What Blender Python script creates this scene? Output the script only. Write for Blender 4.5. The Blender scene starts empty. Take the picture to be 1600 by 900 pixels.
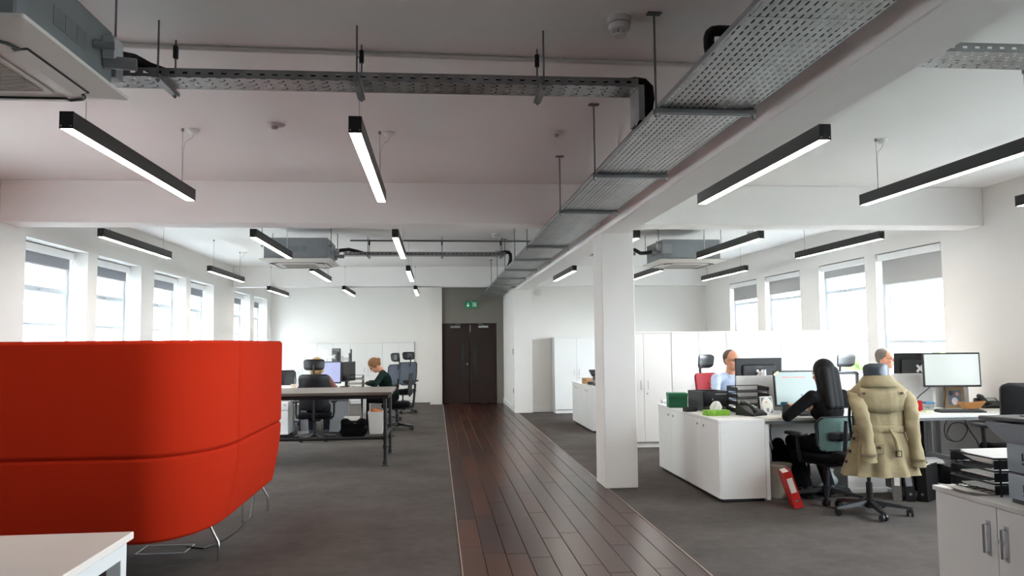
import bpy, bmesh, math, random
from mathutils import Vector, Matrix, Euler
random.seed(7)
PI = math.pi
scene = bpy.context.scene
COL = scene.collection

# ------------------------------------------------------------------ camera
CAM_H = 1.45
YAW, PITCH, ROLL = math.radians(5.4646), math.radians(3.9269), 0.010
cam_d = bpy.data.cameras.new('camera')
cam = bpy.data.objects.new('camera', cam_d)
COL.objects.link(cam)
cam_d.sensor_width = 36.0
cam_d.lens = 36.0 * 1250.0 / 1600.0
cam_d.clip_start = 0.05
_f = Vector((math.sin(YAW) * math.cos(PITCH), math.cos(YAW) * math.cos(PITCH), math.sin(PITCH)))
_r = Vector((math.cos(YAW), -math.sin(YAW), 0))
_u = _r.cross(_f)
_r2 = _r * math.cos(ROLL) - _u * math.sin(ROLL)
_u2 = _u * math.cos(ROLL) + _r * math.sin(ROLL)
cam.matrix_world = Matrix(((_r2.x, _u2.x, -_f.x, 0), (_r2.y, _u2.y, -_f.y, 0), (_r2.z, _u2.z, -_f.z, CAM_H), (0, 0, 0, 1)))
scene.camera = cam

# ------------------------------------------------------------------ sky and exposure
world = bpy.data.worlds.new('overcast_sky')
scene.world = world
world.use_nodes = True
bg = world.node_tree.nodes['Background']
bg.inputs[0].default_value = (0.90, 0.955, 1.0, 1)
bg.inputs[1].default_value = 8.0
vs = scene.view_settings
vs.view_transform = 'Standard'
vs.look = 'None'
vs.gamma = 1.0
vs.use_curve_mapping = False
vs.exposure = 1.88
try:
    scene.cycles.use_denoising = True
    scene.cycles.max_bounces = 10
    scene.cycles.diffuse_bounces = 6
    scene.cycles.transparent_max_bounces = 16
    scene.cycles.sample_clamp_indirect = 8.0
except Exception:
    pass
PENDANT_GLOW = 9.0

# ------------------------------------------------------------------ layout (metres)
XL, XR = -4.1, 5.8            # window walls
YB, YL, YR = -5.0, 20.5, 16.8  # wall behind the camera, far wall, far wall of the desk side
ZC = 3.05                     # ceiling
HEAD = 2.57                   # window head
SILL = 0.95
LEFT_WIN = [(5.05, 6.5), (8.42, 9.87), (10.14, 11.60), (12.12, 13.63), (13.88, 15.28), (16.8, 18.2), (18.6, 20.0)]
RIGHT_WIN = [(-0.35, 1.05), (1.35, 2.8), (3.3, 4.75), (5.05, 6.5), (8.66, 10.05), (10.32, 11.63), (12.27, 13.64), (14.0, 15.34)]
LREC, RREC = 0.22, 0.10       # depth of the window recess


# ------------------------------------------------------------------ helpers
def lin(h):
    h = h.lstrip('#')
    c = [int(h[i:i + 2], 16) / 255 for i in (0, 2, 4)]
    return tuple(x / 12.92 if x <= 0.04045 else ((x + 0.055) / 1.055) ** 2.4 for x in c) + (1,)


MATS = {}


def mat(name, col, rough=0.5, metal=0.0, var=0.06, scale=8.0, bump=0.0, bscale=200.0, spec=0.5, sheen=0.0, emit=None, estr=0.0, stretch=None):
    if name in MATS:
        return MATS[name]
    m = bpy.data.materials.new(name)
    m.use_nodes = True
    nt = m.node_tree
    b = nt.nodes['Principled BSDF']
    c = lin(col) if isinstance(col, str) else col
    tc = nt.nodes.new('ShaderNodeTexCoord')
    src = tc.outputs['Object']
    if stretch:
        mp = nt.nodes.new('ShaderNodeMapping')
        mp.inputs['Scale'].default_value = stretch
        nt.links.new(src, mp.inputs[0])
        src = mp.outputs[0]
    n = nt.nodes.new('ShaderNodeTexNoise')
    n.inputs['Scale'].default_value = scale
    n.inputs['Detail'].default_value = 4
    nt.links.new(src, n.inputs['Vector'])
    r = nt.nodes.new('ShaderNodeValToRGB')
    r.color_ramp.elements[0].position = 0.3
    r.color_ramp.elements[1].position = 0.7
    r.color_ramp.elements[0].color = tuple(x * (1 - var) for x in c[:3]) + (1,)
    r.color_ramp.elements[1].color = tuple(min(1, x * (1 + var)) for x in c[:3]) + (1,)
    nt.links.new(n.outputs['Fac'], r.inputs[0])
    nt.links.new(r.outputs[0], b.inputs['Base Color'])
    b.inputs['Roughness'].default_value = rough
    b.inputs['Metallic'].default_value = metal
    b.inputs['Specular IOR Level'].default_value = spec
    if sheen:
        b.inputs['Sheen Weight'].default_value = sheen
    if bump:
        n2 = nt.nodes.new('ShaderNodeTexNoise')
        n2.inputs['Scale'].default_value = bscale
        n2.inputs['Detail'].default_value = 3
        nt.links.new(src, n2.inputs['Vector'])
        bp = nt.nodes.new('ShaderNodeBump')
        bp.inputs['Strength'].default_value = bump
        bp.inputs['Distance'].default_value = 0.01
        nt.links.new(n2.outputs['Fac'], bp.inputs['Height'])
        nt.links.new(bp.outputs[0], b.inputs['Normal'])
    if emit:
        b.inputs['Emission Color'].default_value = lin(emit) if isinstance(emit, str) else emit
        b.inputs['Emission Strength'].default_value = estr
    MATS[name] = m
    return m


def mat_glass(name, tint=(0.95, 0.98, 1.0, 1), gloss=0.06):
    if name in MATS:
        return MATS[name]
    m = bpy.data.materials.new(name)
    m.use_nodes = True
    nt = m.node_tree
    for n in list(nt.nodes):
        if n.type != 'OUTPUT_MATERIAL':
            nt.nodes.remove(n)
    out = [n for n in nt.nodes if n.type == 'OUTPUT_MATERIAL'][0]
    t = nt.nodes.new('ShaderNodeBsdfTransparent')
    t.inputs[0].default_value = tint
    g = nt.nodes.new('ShaderNodeBsdfGlossy')
    g.inputs['Roughness'].default_value = 0.02
    mx = nt.nodes.new('ShaderNodeMixShader')
    mx.inputs[0].default_value = gloss
    nt.links.new(t.outputs[0], mx.inputs[1])
    nt.links.new(g.outputs[0], mx.inputs[2])
    nt.links.new(mx.outputs[0], out.inputs[0])
    MATS[name] = m
    return m


def mat_perforated(name, col, along, pitch_l, pitch_w, slot_l, slot_w, both=False, rough=0.35, vert=None):
    """Galvanised sheet with rows of slots: the slots are holes (transparent). along = axis index of the rows."""
    if name in MATS:
        return MATS[name]
    m = bpy.data.materials.new(name)
    m.use_nodes = True
    nt = m.node_tree
    L = nt.links.new
    b = nt.nodes['Principled BSDF']
    out = [n for n in nt.nodes if n.type == 'OUTPUT_MATERIAL'][0]
    tc = nt.nodes.new('ShaderNodeTexCoord')
    sep = nt.nodes.new('ShaderNodeSeparateXYZ')
    L(tc.outputs['Object'], sep.inputs[0])
    across = vert if vert is not None else (1 if along == 0 else 0)

    def math_(op, a, v=None):
        n = nt.nodes.new('ShaderNodeMath')
        n.operation = op
        if hasattr(a, 'is_linked') or hasattr(a, 'links'):
            L(a, n.inputs[0])
        else:
            n.inputs[0].default_value = a
        if v is not None:
            if hasattr(v, 'links'):
                L(v, n.inputs[1])
            else:
                n.inputs[1].default_value = v
        return n.outputs[0]

    a, w = sep.outputs[along], sep.outputs[across]

    def slots(pl, pw, sl, sw, ol, ow):
        fa = math_('FRACT', math_('DIVIDE', math_('ADD', a, ol), pl))
        fw = math_('FRACT', math_('DIVIDE', math_('ADD', w, ow), pw))
        return math_('MULTIPLY', math_('LESS_THAN', fa, sl / pl), math_('LESS_THAN', fw, sw / pw))

    hole = slots(pitch_l, pitch_w, slot_l, slot_w, 0.0, 0.0)
    if both:
        hole = math_('MAXIMUM', hole, slots(pitch_l, pitch_w, slot_w, slot_l * 0.8, pitch_l * 0.62, pitch_w * 0.5))
    n = nt.nodes.new('ShaderNodeTexNoise')
    n.inputs['Scale'].default_value = 8.0
    n.inputs['Detail'].default_value = 6
    L(tc.outputs['Object'], n.inputs['Vector'])
    r = nt.nodes.new('ShaderNodeValToRGB')
    c = lin(col)
    r.color_ramp.elements[0].position = 0.35
    r.color_ramp.elements[1].position = 0.65
    r.color_ramp.elements[0].color = tuple(x * 0.8 for x in c[:3]) + (1,)
    r.color_ramp.elements[1].color = tuple(min(1, x * 1.12) for x in c[:3]) + (1,)
    L(n.outputs['Fac'], r.inputs[0])
    L(r.outputs[0], b.inputs['Base Color'])
    r2 = nt.nodes.new('ShaderNodeMapRange')
    r2.inputs[3].default_value = rough - 0.1
    r2.inputs[4].default_value = rough + 0.15
    L(n.outputs['Fac'], r2.inputs[0])
    L(r2.outputs[0], b.inputs['Roughness'])
    b.inputs['Metallic'].default_value = 0.9
    t = nt.nodes.new('ShaderNodeBsdfTransparent')
    mx = nt.nodes.new('ShaderNodeMixShader')
    L(hole, mx.inputs[0])
    L(b.outputs[0], mx.inputs[1])
    L(t.outputs[0], mx.inputs[2])
    L(mx.outputs[0], out.inputs[0])
    MATS[name] = m
    return m


def mat_weave(name, col, hole=0.45, rough=0.6):
    """Chair mesh: fine open weave, part transparent."""
    if name in MATS:
        return MATS[name]
    m = bpy.data.materials.new(name)
    m.use_nodes = True
    nt = m.node_tree
    b = nt.nodes['Principled BSDF']
    out = [n for n in nt.nodes if n.type == 'OUTPUT_MATERIAL'][0]
    b.inputs['Base Color'].default_value = lin(col)
    b.inputs['Roughness'].default_value = rough
    tc = nt.nodes.new('ShaderNodeTexCoord')
    w = nt.nodes.new('ShaderNodeTexChecker')
    w.inputs['Scale'].default_value = 260
    nt.links.new(tc.outputs['Object'], w.inputs[0])
    ma = nt.nodes.new('ShaderNodeMath')
    ma.operation = 'MULTIPLY'
    ma.inputs[1].default_value = hole
    nt.links.new(w.outputs['Fac'], ma.inputs[0])
    t = nt.nodes.new('ShaderNodeBsdfTransparent')
    mx = nt.nodes.new('ShaderNodeMixShader')
    nt.links.new(ma.outputs[0], mx.inputs[0])
    nt.links.new(b.outputs[0], mx.inputs[1])
    nt.links.new(t.outputs[0], mx.inputs[2])
    nt.links.new(mx.outputs[0], out.inputs[0])
    MATS[name] = m
    return m


class MB:
    """Collects shapes into one bmesh and links them as one mesh object."""

    def __init__(s):
        s.bm = bmesh.new()

    def box(s, x0, x1, y0, y1, z0, z1, b=0.0, M=None, seg=1):
        g = bmesh.ops.create_cube(s.bm, size=1.0)
        vs_ = g['verts']
        T = Matrix.Translation(((x0 + x1) / 2, (y0 + y1) / 2, (z0 + z1) / 2)) @ Matrix.Diagonal((abs(x1 - x0), abs(y1 - y0), abs(z1 - z0), 1))
        bmesh.ops.transform(s.bm, matrix=T, verts=vs_)
        if b > 0:
            es = list({e for v in vs_ for e in v.link_edges})
            r = bmesh.ops.bevel(s.bm, geom=es, offset=b, segments=seg, affect='EDGES', profile=0.5)
            vs_ = list({v for f in r['faces'] for v in f.verts} | {v for v in vs_ if v.is_valid})
        if M is not None:
            bmesh.ops.transform(s.bm, matrix=M, verts=vs_)
        return s

    def cyl(s, p0, p1, r0, r1=None, n=12):
        r1 = r0 if r1 is None else r1
        p0, p1 = Vector(p0), Vector(p1)
        d = p1 - p0
        g = bmesh.ops.create_cone(s.bm, cap_ends=True, segments=n, radius1=r0, radius2=max(r1, 1e-5), depth=d.length)
        q = Vector((0, 0, 1)).rotation_difference(d.normalized()).to_matrix().to_4x4()
        bmesh.ops.transform(s.bm, matrix=Matrix.Translation((p0 + p1) / 2) @ q, verts=g['verts'])
        return s

    def ell(s, c, r, M=None, u=14, v=9):
        g = bmesh.ops.create_uvsphere(s.bm, u_segments=u, v_segments=v, radius=1.0)
        r = (r, r, r) if not hasattr(r, '__len__') else r
        T = Matrix.Translation(c) @ (M.to_4x4() if M is not None else Matrix.Identity(4)) @ Matrix.Diagonal((r[0], r[1], r[2], 1))
        bmesh.ops.transform(s.bm, matrix=T, verts=g['verts'])
        return s

    def cap(s, p0, r0, p1, r1, n=12):
        s.ell(p0, r0, u=n, v=8)
        s.ell(p1, r1, u=n, v=8)
        if (Vector(p1) - Vector(p0)).length > 1e-4:
            s.cyl(p0, p1, r0, r1, n)
        return s

    def tube(s, pts, r, n=8, closed=False):
        pts = [Vector(p) for p in pts]
        rings = []
        N = len(pts)
        up = None
        for i, p in enumerate(pts):
            a = pts[i - 1] if (i > 0 or closed) else p
            c = pts[(i + 1) % N] if (i < N - 1 or closed) else p
            d = (c - a).normalized()
            if up is None:
                up = Vector((0, 0, 1)) if abs(d.z) < 0.9 else Vector((1, 0, 0))
            e1 = d.cross(up)
            if e1.length < 1e-4:
                e1 = d.cross(Vector((1, 0.3, 0)))
            e1.normalize()
            e2 = e1.cross(d).normalized()
            up = e2
            rr = r[i] if hasattr(r, '__len__') else r
            rings.append([s.bm.verts.new(p + e1 * rr * math.cos(2 * PI * k / n) + e2 * rr * math.sin(2 * PI * k / n)) for k in range(n)])
        for i in range(N if closed else N - 1):
            A, B = rings[i], rings[(i + 1) % N]
            for k in range(n):
                s.bm.faces.new((A[k], A[(k + 1) % n], B[(k + 1) % n], B[k]))
        if not closed:
            s.bm.faces.new(rings[0][::-1])
            s.bm.faces.new(rings[-1])
        return s

    def loft(s, rings, closed=True, caps=True):
        R = [[s.bm.verts.new(p) for p in ring] for ring in rings]
        n = len(R[0])
        for A, B in zip(R, R[1:]):
            for k in range(n if closed else n - 1):
                s.bm.faces.new((A[k], A[(k + 1) % n], B[(k + 1) % n], B[k]))
        if closed and caps:
            s.bm.faces.new(R[0][::-1])
            s.bm.faces.new(R[-1])
        return s

    def lathe(s, prof, c=(0, 0, 0), n=20, M=None, caps=True):
        rings = []
        for r, z in prof:
            ring = []
            for k in range(n):
                p = Vector((r * math.cos(2 * PI * k / n), r * math.sin(2 * PI * k / n), z))
                ring.append((M @ p if M is not None else p) + Vector(c))
            rings.append(ring)
        return s.loft(rings, True, caps)

    def prism(s, poly, axis, a, b):
        """Extrude a 2-D polygon along an axis: axis 0 -> (y,z), 1 -> (x,z), 2 -> (x,y)."""
        def P(u, v, t):
            return {0: (t, u, v), 1: (u, t, v), 2: (u, v, t)}[axis]
        A = [s.bm.verts.new(P(u, v, a)) for u, v in poly]
        B = [s.bm.verts.new(P(u, v, b)) for u, v in poly]
        n = len(poly)
        s.bm.faces.new(A)
        s.bm.faces.new(B[::-1])
        for k in range(n):
            s.bm.faces.new((A[k], B[k], B[(k + 1) % n], A[(k + 1) % n]))
        return s

    def xf(s, M):
        bmesh.ops.transform(s.bm, matrix=M, verts=s.bm.verts[:])
        return s

    def mesh(s, name, smooth=35):
        bmesh.ops.recalc_face_normals(s.bm, faces=s.bm.faces[:])
        me = bpy.data.meshes.new(name)
        s.bm.to_mesh(me)
        s.bm.free()
        if smooth:
            me.polygons.foreach_set('use_smooth', [True] * len(me.polygons))
            me.set_sharp_from_angle(angle=math.radians(smooth))
        return me

    def build(s, name, m, parent=None, loc=None, rz=0.0, smooth=35):
        return obj(name, s.mesh(name, smooth), m, parent, loc, rz)


def obj(name, me, m, parent=None, loc=None, rz=0.0):
    o = bpy.data.objects.new(name, me)
    COL.objects.link(o)
    if me is not None and m is not None and not me.materials:
        me.materials.append(m)
    if loc is not None:
        o.location = loc
    if rz:
        o.rotation_euler = (0, 0, rz)
    if parent is not None:
        o.parent = parent
    return o


def tag(o, label=None, cat=None, group=None, kind=None):
    if label:
        o['label'] = label
    if cat:
        o['category'] = cat
    if group:
        o['group'] = group
    if kind:
        o['kind'] = kind
    return o


def thing(name, label, cat, loc=(0, 0, 0), rz=0.0, group=None):
    o = bpy.data.objects.new(name, None)
    COL.objects.link(o)
    o.empty_display_size = 0.1
    o.location = loc
    o.rotation_euler = (0, 0, rz)
    return tag(o, label, cat, group)


def setting(name, mb, m, parent=None, smooth=35):
    o = mb.build(name, m, parent, smooth=smooth)
    if parent is None:
        o['kind'] = 'structure'
    return o


def copy_tree(o, parent=None):
    c = o.copy()
    COL.objects.link(c)
    c.parent = parent
    for ch in list(o.children):
        copy_tree(ch, c)
    return c


def dup(root, loc, rz=None, label=None, group=None):
    r = copy_tree(root)
    r.location = loc
    if rz is not None:
        r.rotation_euler = (0, 0, rz)
    if label:
        r['label'] = label
    if group:
        r['group'] = group
    return r


def blob(name, mb, m, parent=None, voxel=0.01, it=4, smooth=60):
    """Overlapping shapes fused into one continuous skin."""
    o = mb.build(name, m, None, smooth=0)
    r = o.modifiers.new('r', 'REMESH')
    r.mode = 'VOXEL'
    r.voxel_size = voxel
    k = o.modifiers.new('s', 'SMOOTH')
    k.factor = 0.5
    k.iterations = it
    dg = bpy.context.evaluated_depsgraph_get()
    me = bpy.data.meshes.new_from_object(o.evaluated_get(dg))
    old = o.data
    o.modifiers.clear()
    o.data = me
    bpy.data.meshes.remove(old)
    me.name = name
    if not me.materials:
        me.materials.append(m)
    me.polygons.foreach_set('use_smooth', [True] * len(me.polygons))
    if parent is not None:
        o.parent = parent
    return o


def rotx(a):
    return Matrix.Rotation(a, 4, 'X')


def rotz(a):
    return Matrix.Rotation(a, 4, 'Z')


def tr(x, y, z):
    return Matrix.Translation((x, y, z))


# ------------------------------------------------------------------ materials
def mat_carpet():
    m = mat('carpet', '#585350', rough=0.95, var=0.16, scale=1.8, bump=0.5, bscale=260, spec=0.1)
    nt = m.node_tree
    b = nt.nodes['Principled BSDF']
    ramp = [n for n in nt.nodes if n.type == 'VALTORGB'][0]
    n3 = nt.nodes.new('ShaderNodeTexNoise')
    n3.inputs['Scale'].default_value = 9
    n3.inputs['Detail'].default_value = 8
    n3.inputs['Roughness'].default_value = 0.75
    tc = [n for n in nt.nodes if n.type == 'TEX_COORD'][0]
    nt.links.new(tc.outputs['Object'], n3.inputs['Vector'])
    r3 = nt.nodes.new('ShaderNodeMapRange')
    r3.inputs[1].default_value = 0.3
    r3.inputs[2].default_value = 0.7
    r3.inputs[3].default_value = 0.84
    r3.inputs[4].default_value = 1.14
    nt.links.new(n3.outputs['Fac'], r3.inputs[0])
    mx = nt.nodes.new('ShaderNodeMix')
    mx.data_type = 'RGBA'
    mx.blend_type = 'MULTIPLY'
    mx.inputs[0].default_value = 1
    nt.links.new(ramp.outputs[0], mx.inputs[6])
    nt.links.new(r3.outputs[0], mx.inputs[7])
    nt.links.new(mx.outputs[2], b.inputs['Base Color'])
    return m


M_CARPET = mat_carpet()
M_WALL = mat('white_wall_paint', '#e6e3df', rough=0.75, var=0.012, scale=1.2, bump=0.03, bscale=90, spec=0.25)
M_CEIL = mat('ceiling_paint', '#f3f1ef', rough=0.8, var=0.02, scale=0.8, bump=0.04, bscale=60, spec=0.2)
M_TRIM = mat('white_gloss_trim', '#e9e9e8', rough=0.35, var=0.01)
M_FRAME = mat('window_frame_white', '#bcc6cf', rough=0.4, var=0.01)
M_SUB = mat('subfloor', '#2a201d', rough=0.9)
M_GLASS = mat_glass('window_glass')
M_BLACK = mat('black_plastic', '#121214', rough=0.45, var=0.08)
M_BLACKMETAL = mat('black_powder_coat', '#17171a', rough=0.4, metal=0.2, var=0.05)
M_PEND = mat('pendant_black_aluminium', '#1b1a1a', rough=0.45, metal=0.3, var=0.05)
M_DIFF = mat('pendant_diffuser', '#ffffff', rough=0.5, var=0.0, emit=(1.0, 0.90, 0.79, 1), estr=PENDANT_GLOW)
M_WIRE = mat('steel_wire', '#8c8c90', rough=0.4, metal=0.8)
M_GALV = mat('galvanised_steel', '#9b9d9f', rough=0.38, metal=0.9, var=0.15, scale=6)
M_ROD = mat('zinc_rod', '#77787a', rough=0.45, metal=0.7)
M_CHROME = mat('brushed_chrome', '#c9c9cc', rough=0.22, metal=1.0, var=0.03)
M_WHITE = mat('white_laminate', '#e8e8e6', rough=0.38, var=0.012, scale=3)
M_WHITE2 = mat('white_melamine_edge', '#d9d8d5', rough=0.45, var=0.02)
M_DESKTOP = mat('white_desktop', '#e9e7e3', rough=0.4, var=0.015)
M_GREYMETAL = mat('grey_powder_coat', '#8d9094', rough=0.45, metal=0.2)
M_LIGHTGREY = mat('light_grey_steel', '#b9bcc0', rough=0.5, var=0.03)
M_RED = mat('red_wool_fabric', '#b82b12', rough=0.92, var=0.05, scale=120, bump=0.25, bscale=700, spec=0.08)
M_PAPER = mat('paper', '#ece9e4', rough=0.85, var=0.03, scale=12)
M_INSUL = mat('black_pipe_insulation', '#0e0e10', rough=0.8, bump=0.2, bscale=60)
M_FABRICBLACK = mat('black_fabric', '#0f0f12', rough=0.95, var=0.15, scale=40, bump=0.25, bscale=400, spec=0.1)
M_LEATHER = mat('black_leather', '#131318', rough=0.38, var=0.1, scale=30, bump=0.1, bscale=150)
M_SKIN = mat('skin', '#c98d70', rough=0.55, var=0.06, scale=15, spec=0.4)
M_BLIND = mat('blind_fabric', '#8e9299', rough=0.85, var=0.02, scale=40)
M_BLIND2 = mat('blind_fabric_pale', '#a9a9a8', rough=0.85, var=0.02, scale=40)
M_TRAYMAIN = mat_perforated('perforated_tray_steel', '#a4a6a6', 1, 0.054, 0.031, 0.037, 0.0075)
M_TRAYX = mat_perforated('perforated_branch_steel', '#a4a6a6', 0, 0.072, 0.055, 0.026, 0.010, both=True)
M_TRAYXV = mat_perforated('perforated_branch_flange', '#8f9193', 0, 0.062, 0.060, 0.024, 0.012, vert=2)

# ================================================================== THE SETTING
# ---- floor: carpet either side of a plank walkway
WX0, WX1 = 0.17, 1.69
mb = MB()
mb.box(XL, WX0 - 0.008, YB, YL, -0.06, 0)
mb.box(WX1 + 0.008, XR, YB, YL, -0.06, 0)
setting('floor', mb, M_CARPET)
walk = setting('floor_walkway', MB().box(WX0 - 0.012, WX1 + 0.012, YB, YL, -0.07, -0.022), M_SUB)


def mat_plank(name, col):
    m = mat(name, col, rough=0.27, var=0.24, scale=3.2, bump=0.05, bscale=30, spec=0.34, stretch=(4.0, 0.8, 1))
    return m


PL = [mat_plank('plank_dark_walnut', '#3f2219'), mat_plank('plank_umber', '#4a2a1e'), mat_plank('plank_black_brown', '#331a14'), mat_plank('plank_russet', '#523022')]
rnd = random.Random(3)
pw = (WX1 - WX0) / 10
lens = (0.9, 1.2, 1.5)
plank_mesh = {}
for L_ in lens:
    for k, pm in enumerate(PL):
        me = MB().box(-pw / 2 + 0.0024, pw / 2 - 0.0024, 0.0018, L_ - 0.0018, -0.022, 0.0005, b=0.0016).mesh('plank')
        me.materials.append(pm)
        plank_mesh[(L_, k)] = me
for row in range(10):
    y = 1.0 - rnd.random() * 1.2
    x = WX0 + (row + 0.5) * pw
    while y < 19.4:
        L_ = rnd.choice(lens)
        if y + L_ > 19.42:
            L_ = [q for q in lens if y + q <= 19.42 + 0.9][0]
        o = obj('plank', plank_mesh[(L_, rnd.choice((0, 0, 1, 2, 2, 3)))], None, walk, (x, y, rnd.uniform(-0.0006, 0.0006)))
        y += L_
    # behind the camera the boards go on in one length each
    obj('plank', MB().box(-pw / 2 + 0.0016, pw / 2 - 0.0016, YB, 1.0 - 1.3, -0.022, 0.0003).mesh('plank'), PL[row % 3], walk, (x, 0, 0))
M_STRIP = mat('pale_edge_strip', '#b7a497', rough=0.4, metal=0.4)
setting('trim_1', MB().box(WX0 - 0.009, WX0 - 0.002, YB, 19.4, -0.02, 0.004), M_STRIP)
setting('trim_2', MB().box(WX1 + 0.002, WX1 + 0.009, YB, 16.7, -0.02, 0.004), M_STRIP)

# ---- ceiling, beams, columns
setting('ceiling', MB().box(XL - 0.4, XR + 0.4, YB - 0.3, YL + 0.3, ZC, ZC + 0.2), M_CEIL)
for y0, y1 in ((-0.9, -0.55), (7.92, 8.27), (16.65, 17.0)):
    setting('ceiling_beam', MB().box(XL, XR, y0, y1, 2.64, ZC, b=0.006), M_CEIL)
setting('ceiling_beam', MB().box(1.665, 1.955, YB, 17.0, 2.55, ZC, b=0.006), M_CEIL)
setting('column', MB().box(1.67, 2.0, 7.92, 8.36, 0, 2.60, b=0.006), M_WALL)
setting('column', MB().box(1.62, 2.0, 16.62, 17.02, 0, 2.60, b=0.006), M_WALL)
setting('column', MB().box(1.67, 2.0, -0.95, -0.5, 0, 2.60, b=0.006), M_WALL)

# ---- walls with window openings
T = 0.36


def window_wall(name, xin, xout, wins, yend):
    mb = MB()
    xs = sorted((xin, xout))
    y = YB - 0.3
    for a, b_ in wins + [(yend, None)]:
        mb.box(xs[0], xs[1], y, a, -0.05, ZC)
        if b_ is not None:
            mb.box(xs[0], xs[1], a, b_, -0.05, SILL)
            mb.box(xs[0], xs[1], a, b_, HEAD, ZC)
            y = b_
    return setting(name, mb, M_WALL)


window_wall('wall_left', XL, XL - T, LEFT_WIN, YL + 0.3)
window_wall('wall_right', XR, XR + T, RIGHT_WIN, YR + 0.3)
setting('wall_behind', MB().box(XL - T, XR + T, YB - 0.3, YB, -0.05, ZC), M_WALL)
setting('wall_back', MB().box(XL - T, -0.5, YL, YL + 0.3, -0.05, ZC), M_WALL)
setting('wall_pier', MB().box(-0.52, -0.14, 20.1, YL + 0.3, -0.05, ZC), M_WALL)
setting('wall_door_return', MB().box(-0.14, 0.15, 19.34, YL + 0.3, -0.05, ZC), M_WALL)
M_GREYWALL = mat('grey_wall_paint', '#8b8780', rough=0.75, var=0.015, scale=1.2, spec=0.2)
setting('wall_over_door', MB().box(0.15, 1.47, 19.46, 19.8, 1.93, ZC), M_GREYWALL)
setting('wall_beside_door', MB().box(1.47, 1.66, 19.46, 19.8, -0.05, ZC), M_GREYWALL)
setting('wall_right_back', MB().box(1.64, XR + T, YR, YR + 0.3, -0.05, ZC), M_WALL)
setting('wall_corridor', MB().box(1.64, 1.95, 17.0, 19.6, -0.05, ZC), M_WALL)

# baseboards
setting('baseboard_right', MB().box(XR - 0.015, XR, 7.0, YR, 0, 0.12, b=0.004), M_TRIM)
setting('baseboard_left', MB().box(XL, XL + 0.015, 7.0, YL, 0, 0.12, b=0.004), M_TRIM)
setting('baseboard_back', MB().box(2.0, XR, YR - 0.015, YR, 0, 0.12, b=0.004), M_TRIM)
setting('baseboard_corridor', MB().box(1.625, 1.64, 17.02, 19.46, 0, 0.12, b=0.004), M_TRIM)

# ---- windows
WN = 0


def window(side, y0, y1, opened=False):
    global WN
    WN += 1
    root = bpy.data.objects.new('window_%d' % WN, None)
    COL.objects.link(root)
    root['kind'] = 'structure'
    s = -1 if side == 'L' else 1
    x = (XL - LREC) if s < 0 else (XR + RREC)
    root.location = (x, (y0 + y1) / 2, SILL)
    h, w = HEAD - SILL, (y1 - y0) / 2
    d0, d1 = (-0.07, 0.0) if s < 0 else (0.0, 0.07)
    mb = MB()
    mb.box(d0, d1, -w, -w + 0.055, 0, h, b=0.004)
    mb.box(d0, d1, w - 0.055, w, 0, h, b=0.004)
    mb.box(d0, d1, -w, w, h - 0.06, h, b=0.004)
    mb.box(d0, d1, -w, w, 0, 0.06, b=0.004)
    mb.build('frame', M_FRAME, root)
    levels = [1.14, 0.76, 0.38] if s < 0 else [1.21, 0.47]
    thick = [0.06, 0.03, 0.03] if s < 0 else [0.045, 0.04]
    for zz, tt in zip(levels, thick):
        MB().box(d0 + 0.008, d1 + (0.012 if tt > 0.03 else -0.01) * -s, -w + 0.05, w - 0.05, zz - tt / 2, zz + tt / 2, b=0.003).build('transom' if tt > 0.03 else 'glazing_bar', M_FRAME, root)
    edges = [h - 0.06] + [z for z in levels] + [0.06]
    for k, (zt, zb) in enumerate(zip(edges, edges[1:])):
        t0 = thick[k - 1] / 2 if k > 0 else 0
        t1 = thick[k] / 2 if k < len(thick) else 0
        if opened and k == 1:
            # an opened casement: its own sash swung out on the far jamb
            a = tr(d0 if s < 0 else d1, w - 0.06, 0) @ rotz(math.radians(62 * s))
            zc0, zc1 = zb + t1, zt - t0
            sm = MB()
            W2 = 2 * w - 0.12
            for bx in ((-W2, -W2 + 0.04, zc0, zc1), (-0.04, 0, zc0, zc1), (-W2, 0, zc0, zc0 + 0.04), (-W2, 0, zc1 - 0.04, zc1)):
                sm.box(-0.02, 0.02, bx[0], bx[1], bx[2], bx[3], M=a)
            sash = sm.build('casement_sash', M_FRAME, root)
            MB().box(-0.003, 0.003, -W2 + 0.04, -0.04, zc0 + 0.04, zc1 - 0.04, M=a).build('pane', M_GLASS, sash)
            continue
        xm = (d0 + d1) / 2
        MB().box(xm - 0.003, xm + 0.003, -w + 0.05, w - 0.05, zb + t1 - 0.004, zt - t0 + 0.004).build('pane', M_GLASS, root)
    # sill board
    if s < 0:
        MB().box(0.0, LREC + 0.03, -w + 0.002, w - 0.002, -0.002, 0.03, b=0.006).build('window_sill', M_TRIM, root)
    else:
        MB().box(-RREC - 0.03, 0.0, -w + 0.002, w - 0.002, -0.002, 0.03, b=0.006).build('window_sill', M_TRIM, root)
    # fastener
    mb = MB()
    mb.cyl((d1 if s < 0 else d0, 0, 1.14 if s < 0 else 1.21), ((d1 + 0.03) if s < 0 else (d0 - 0.03), 0, 1.14 if s < 0 else 1.21), 0.012)
    mb.build('window_catch', M_GREYMETAL, root)
    # daylight portal
    ld = bpy.data.lights.new('window_portal', 'AREA')
    ld.shape = 'RECTANGLE'
    ld.size, ld.size_y = h, y1 - y0
    ld.cycles.is_portal = True
    lo = bpy.data.objects.new('window_portal', ld)
    COL.objects.link(lo)
    lo.location = (x + s * 0.12, (y0 + y1) / 2, SILL + h / 2)
    lo.rotation_euler = (0, math.radians(90) if s > 0 else math.radians(-90), 0)
    return root


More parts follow.
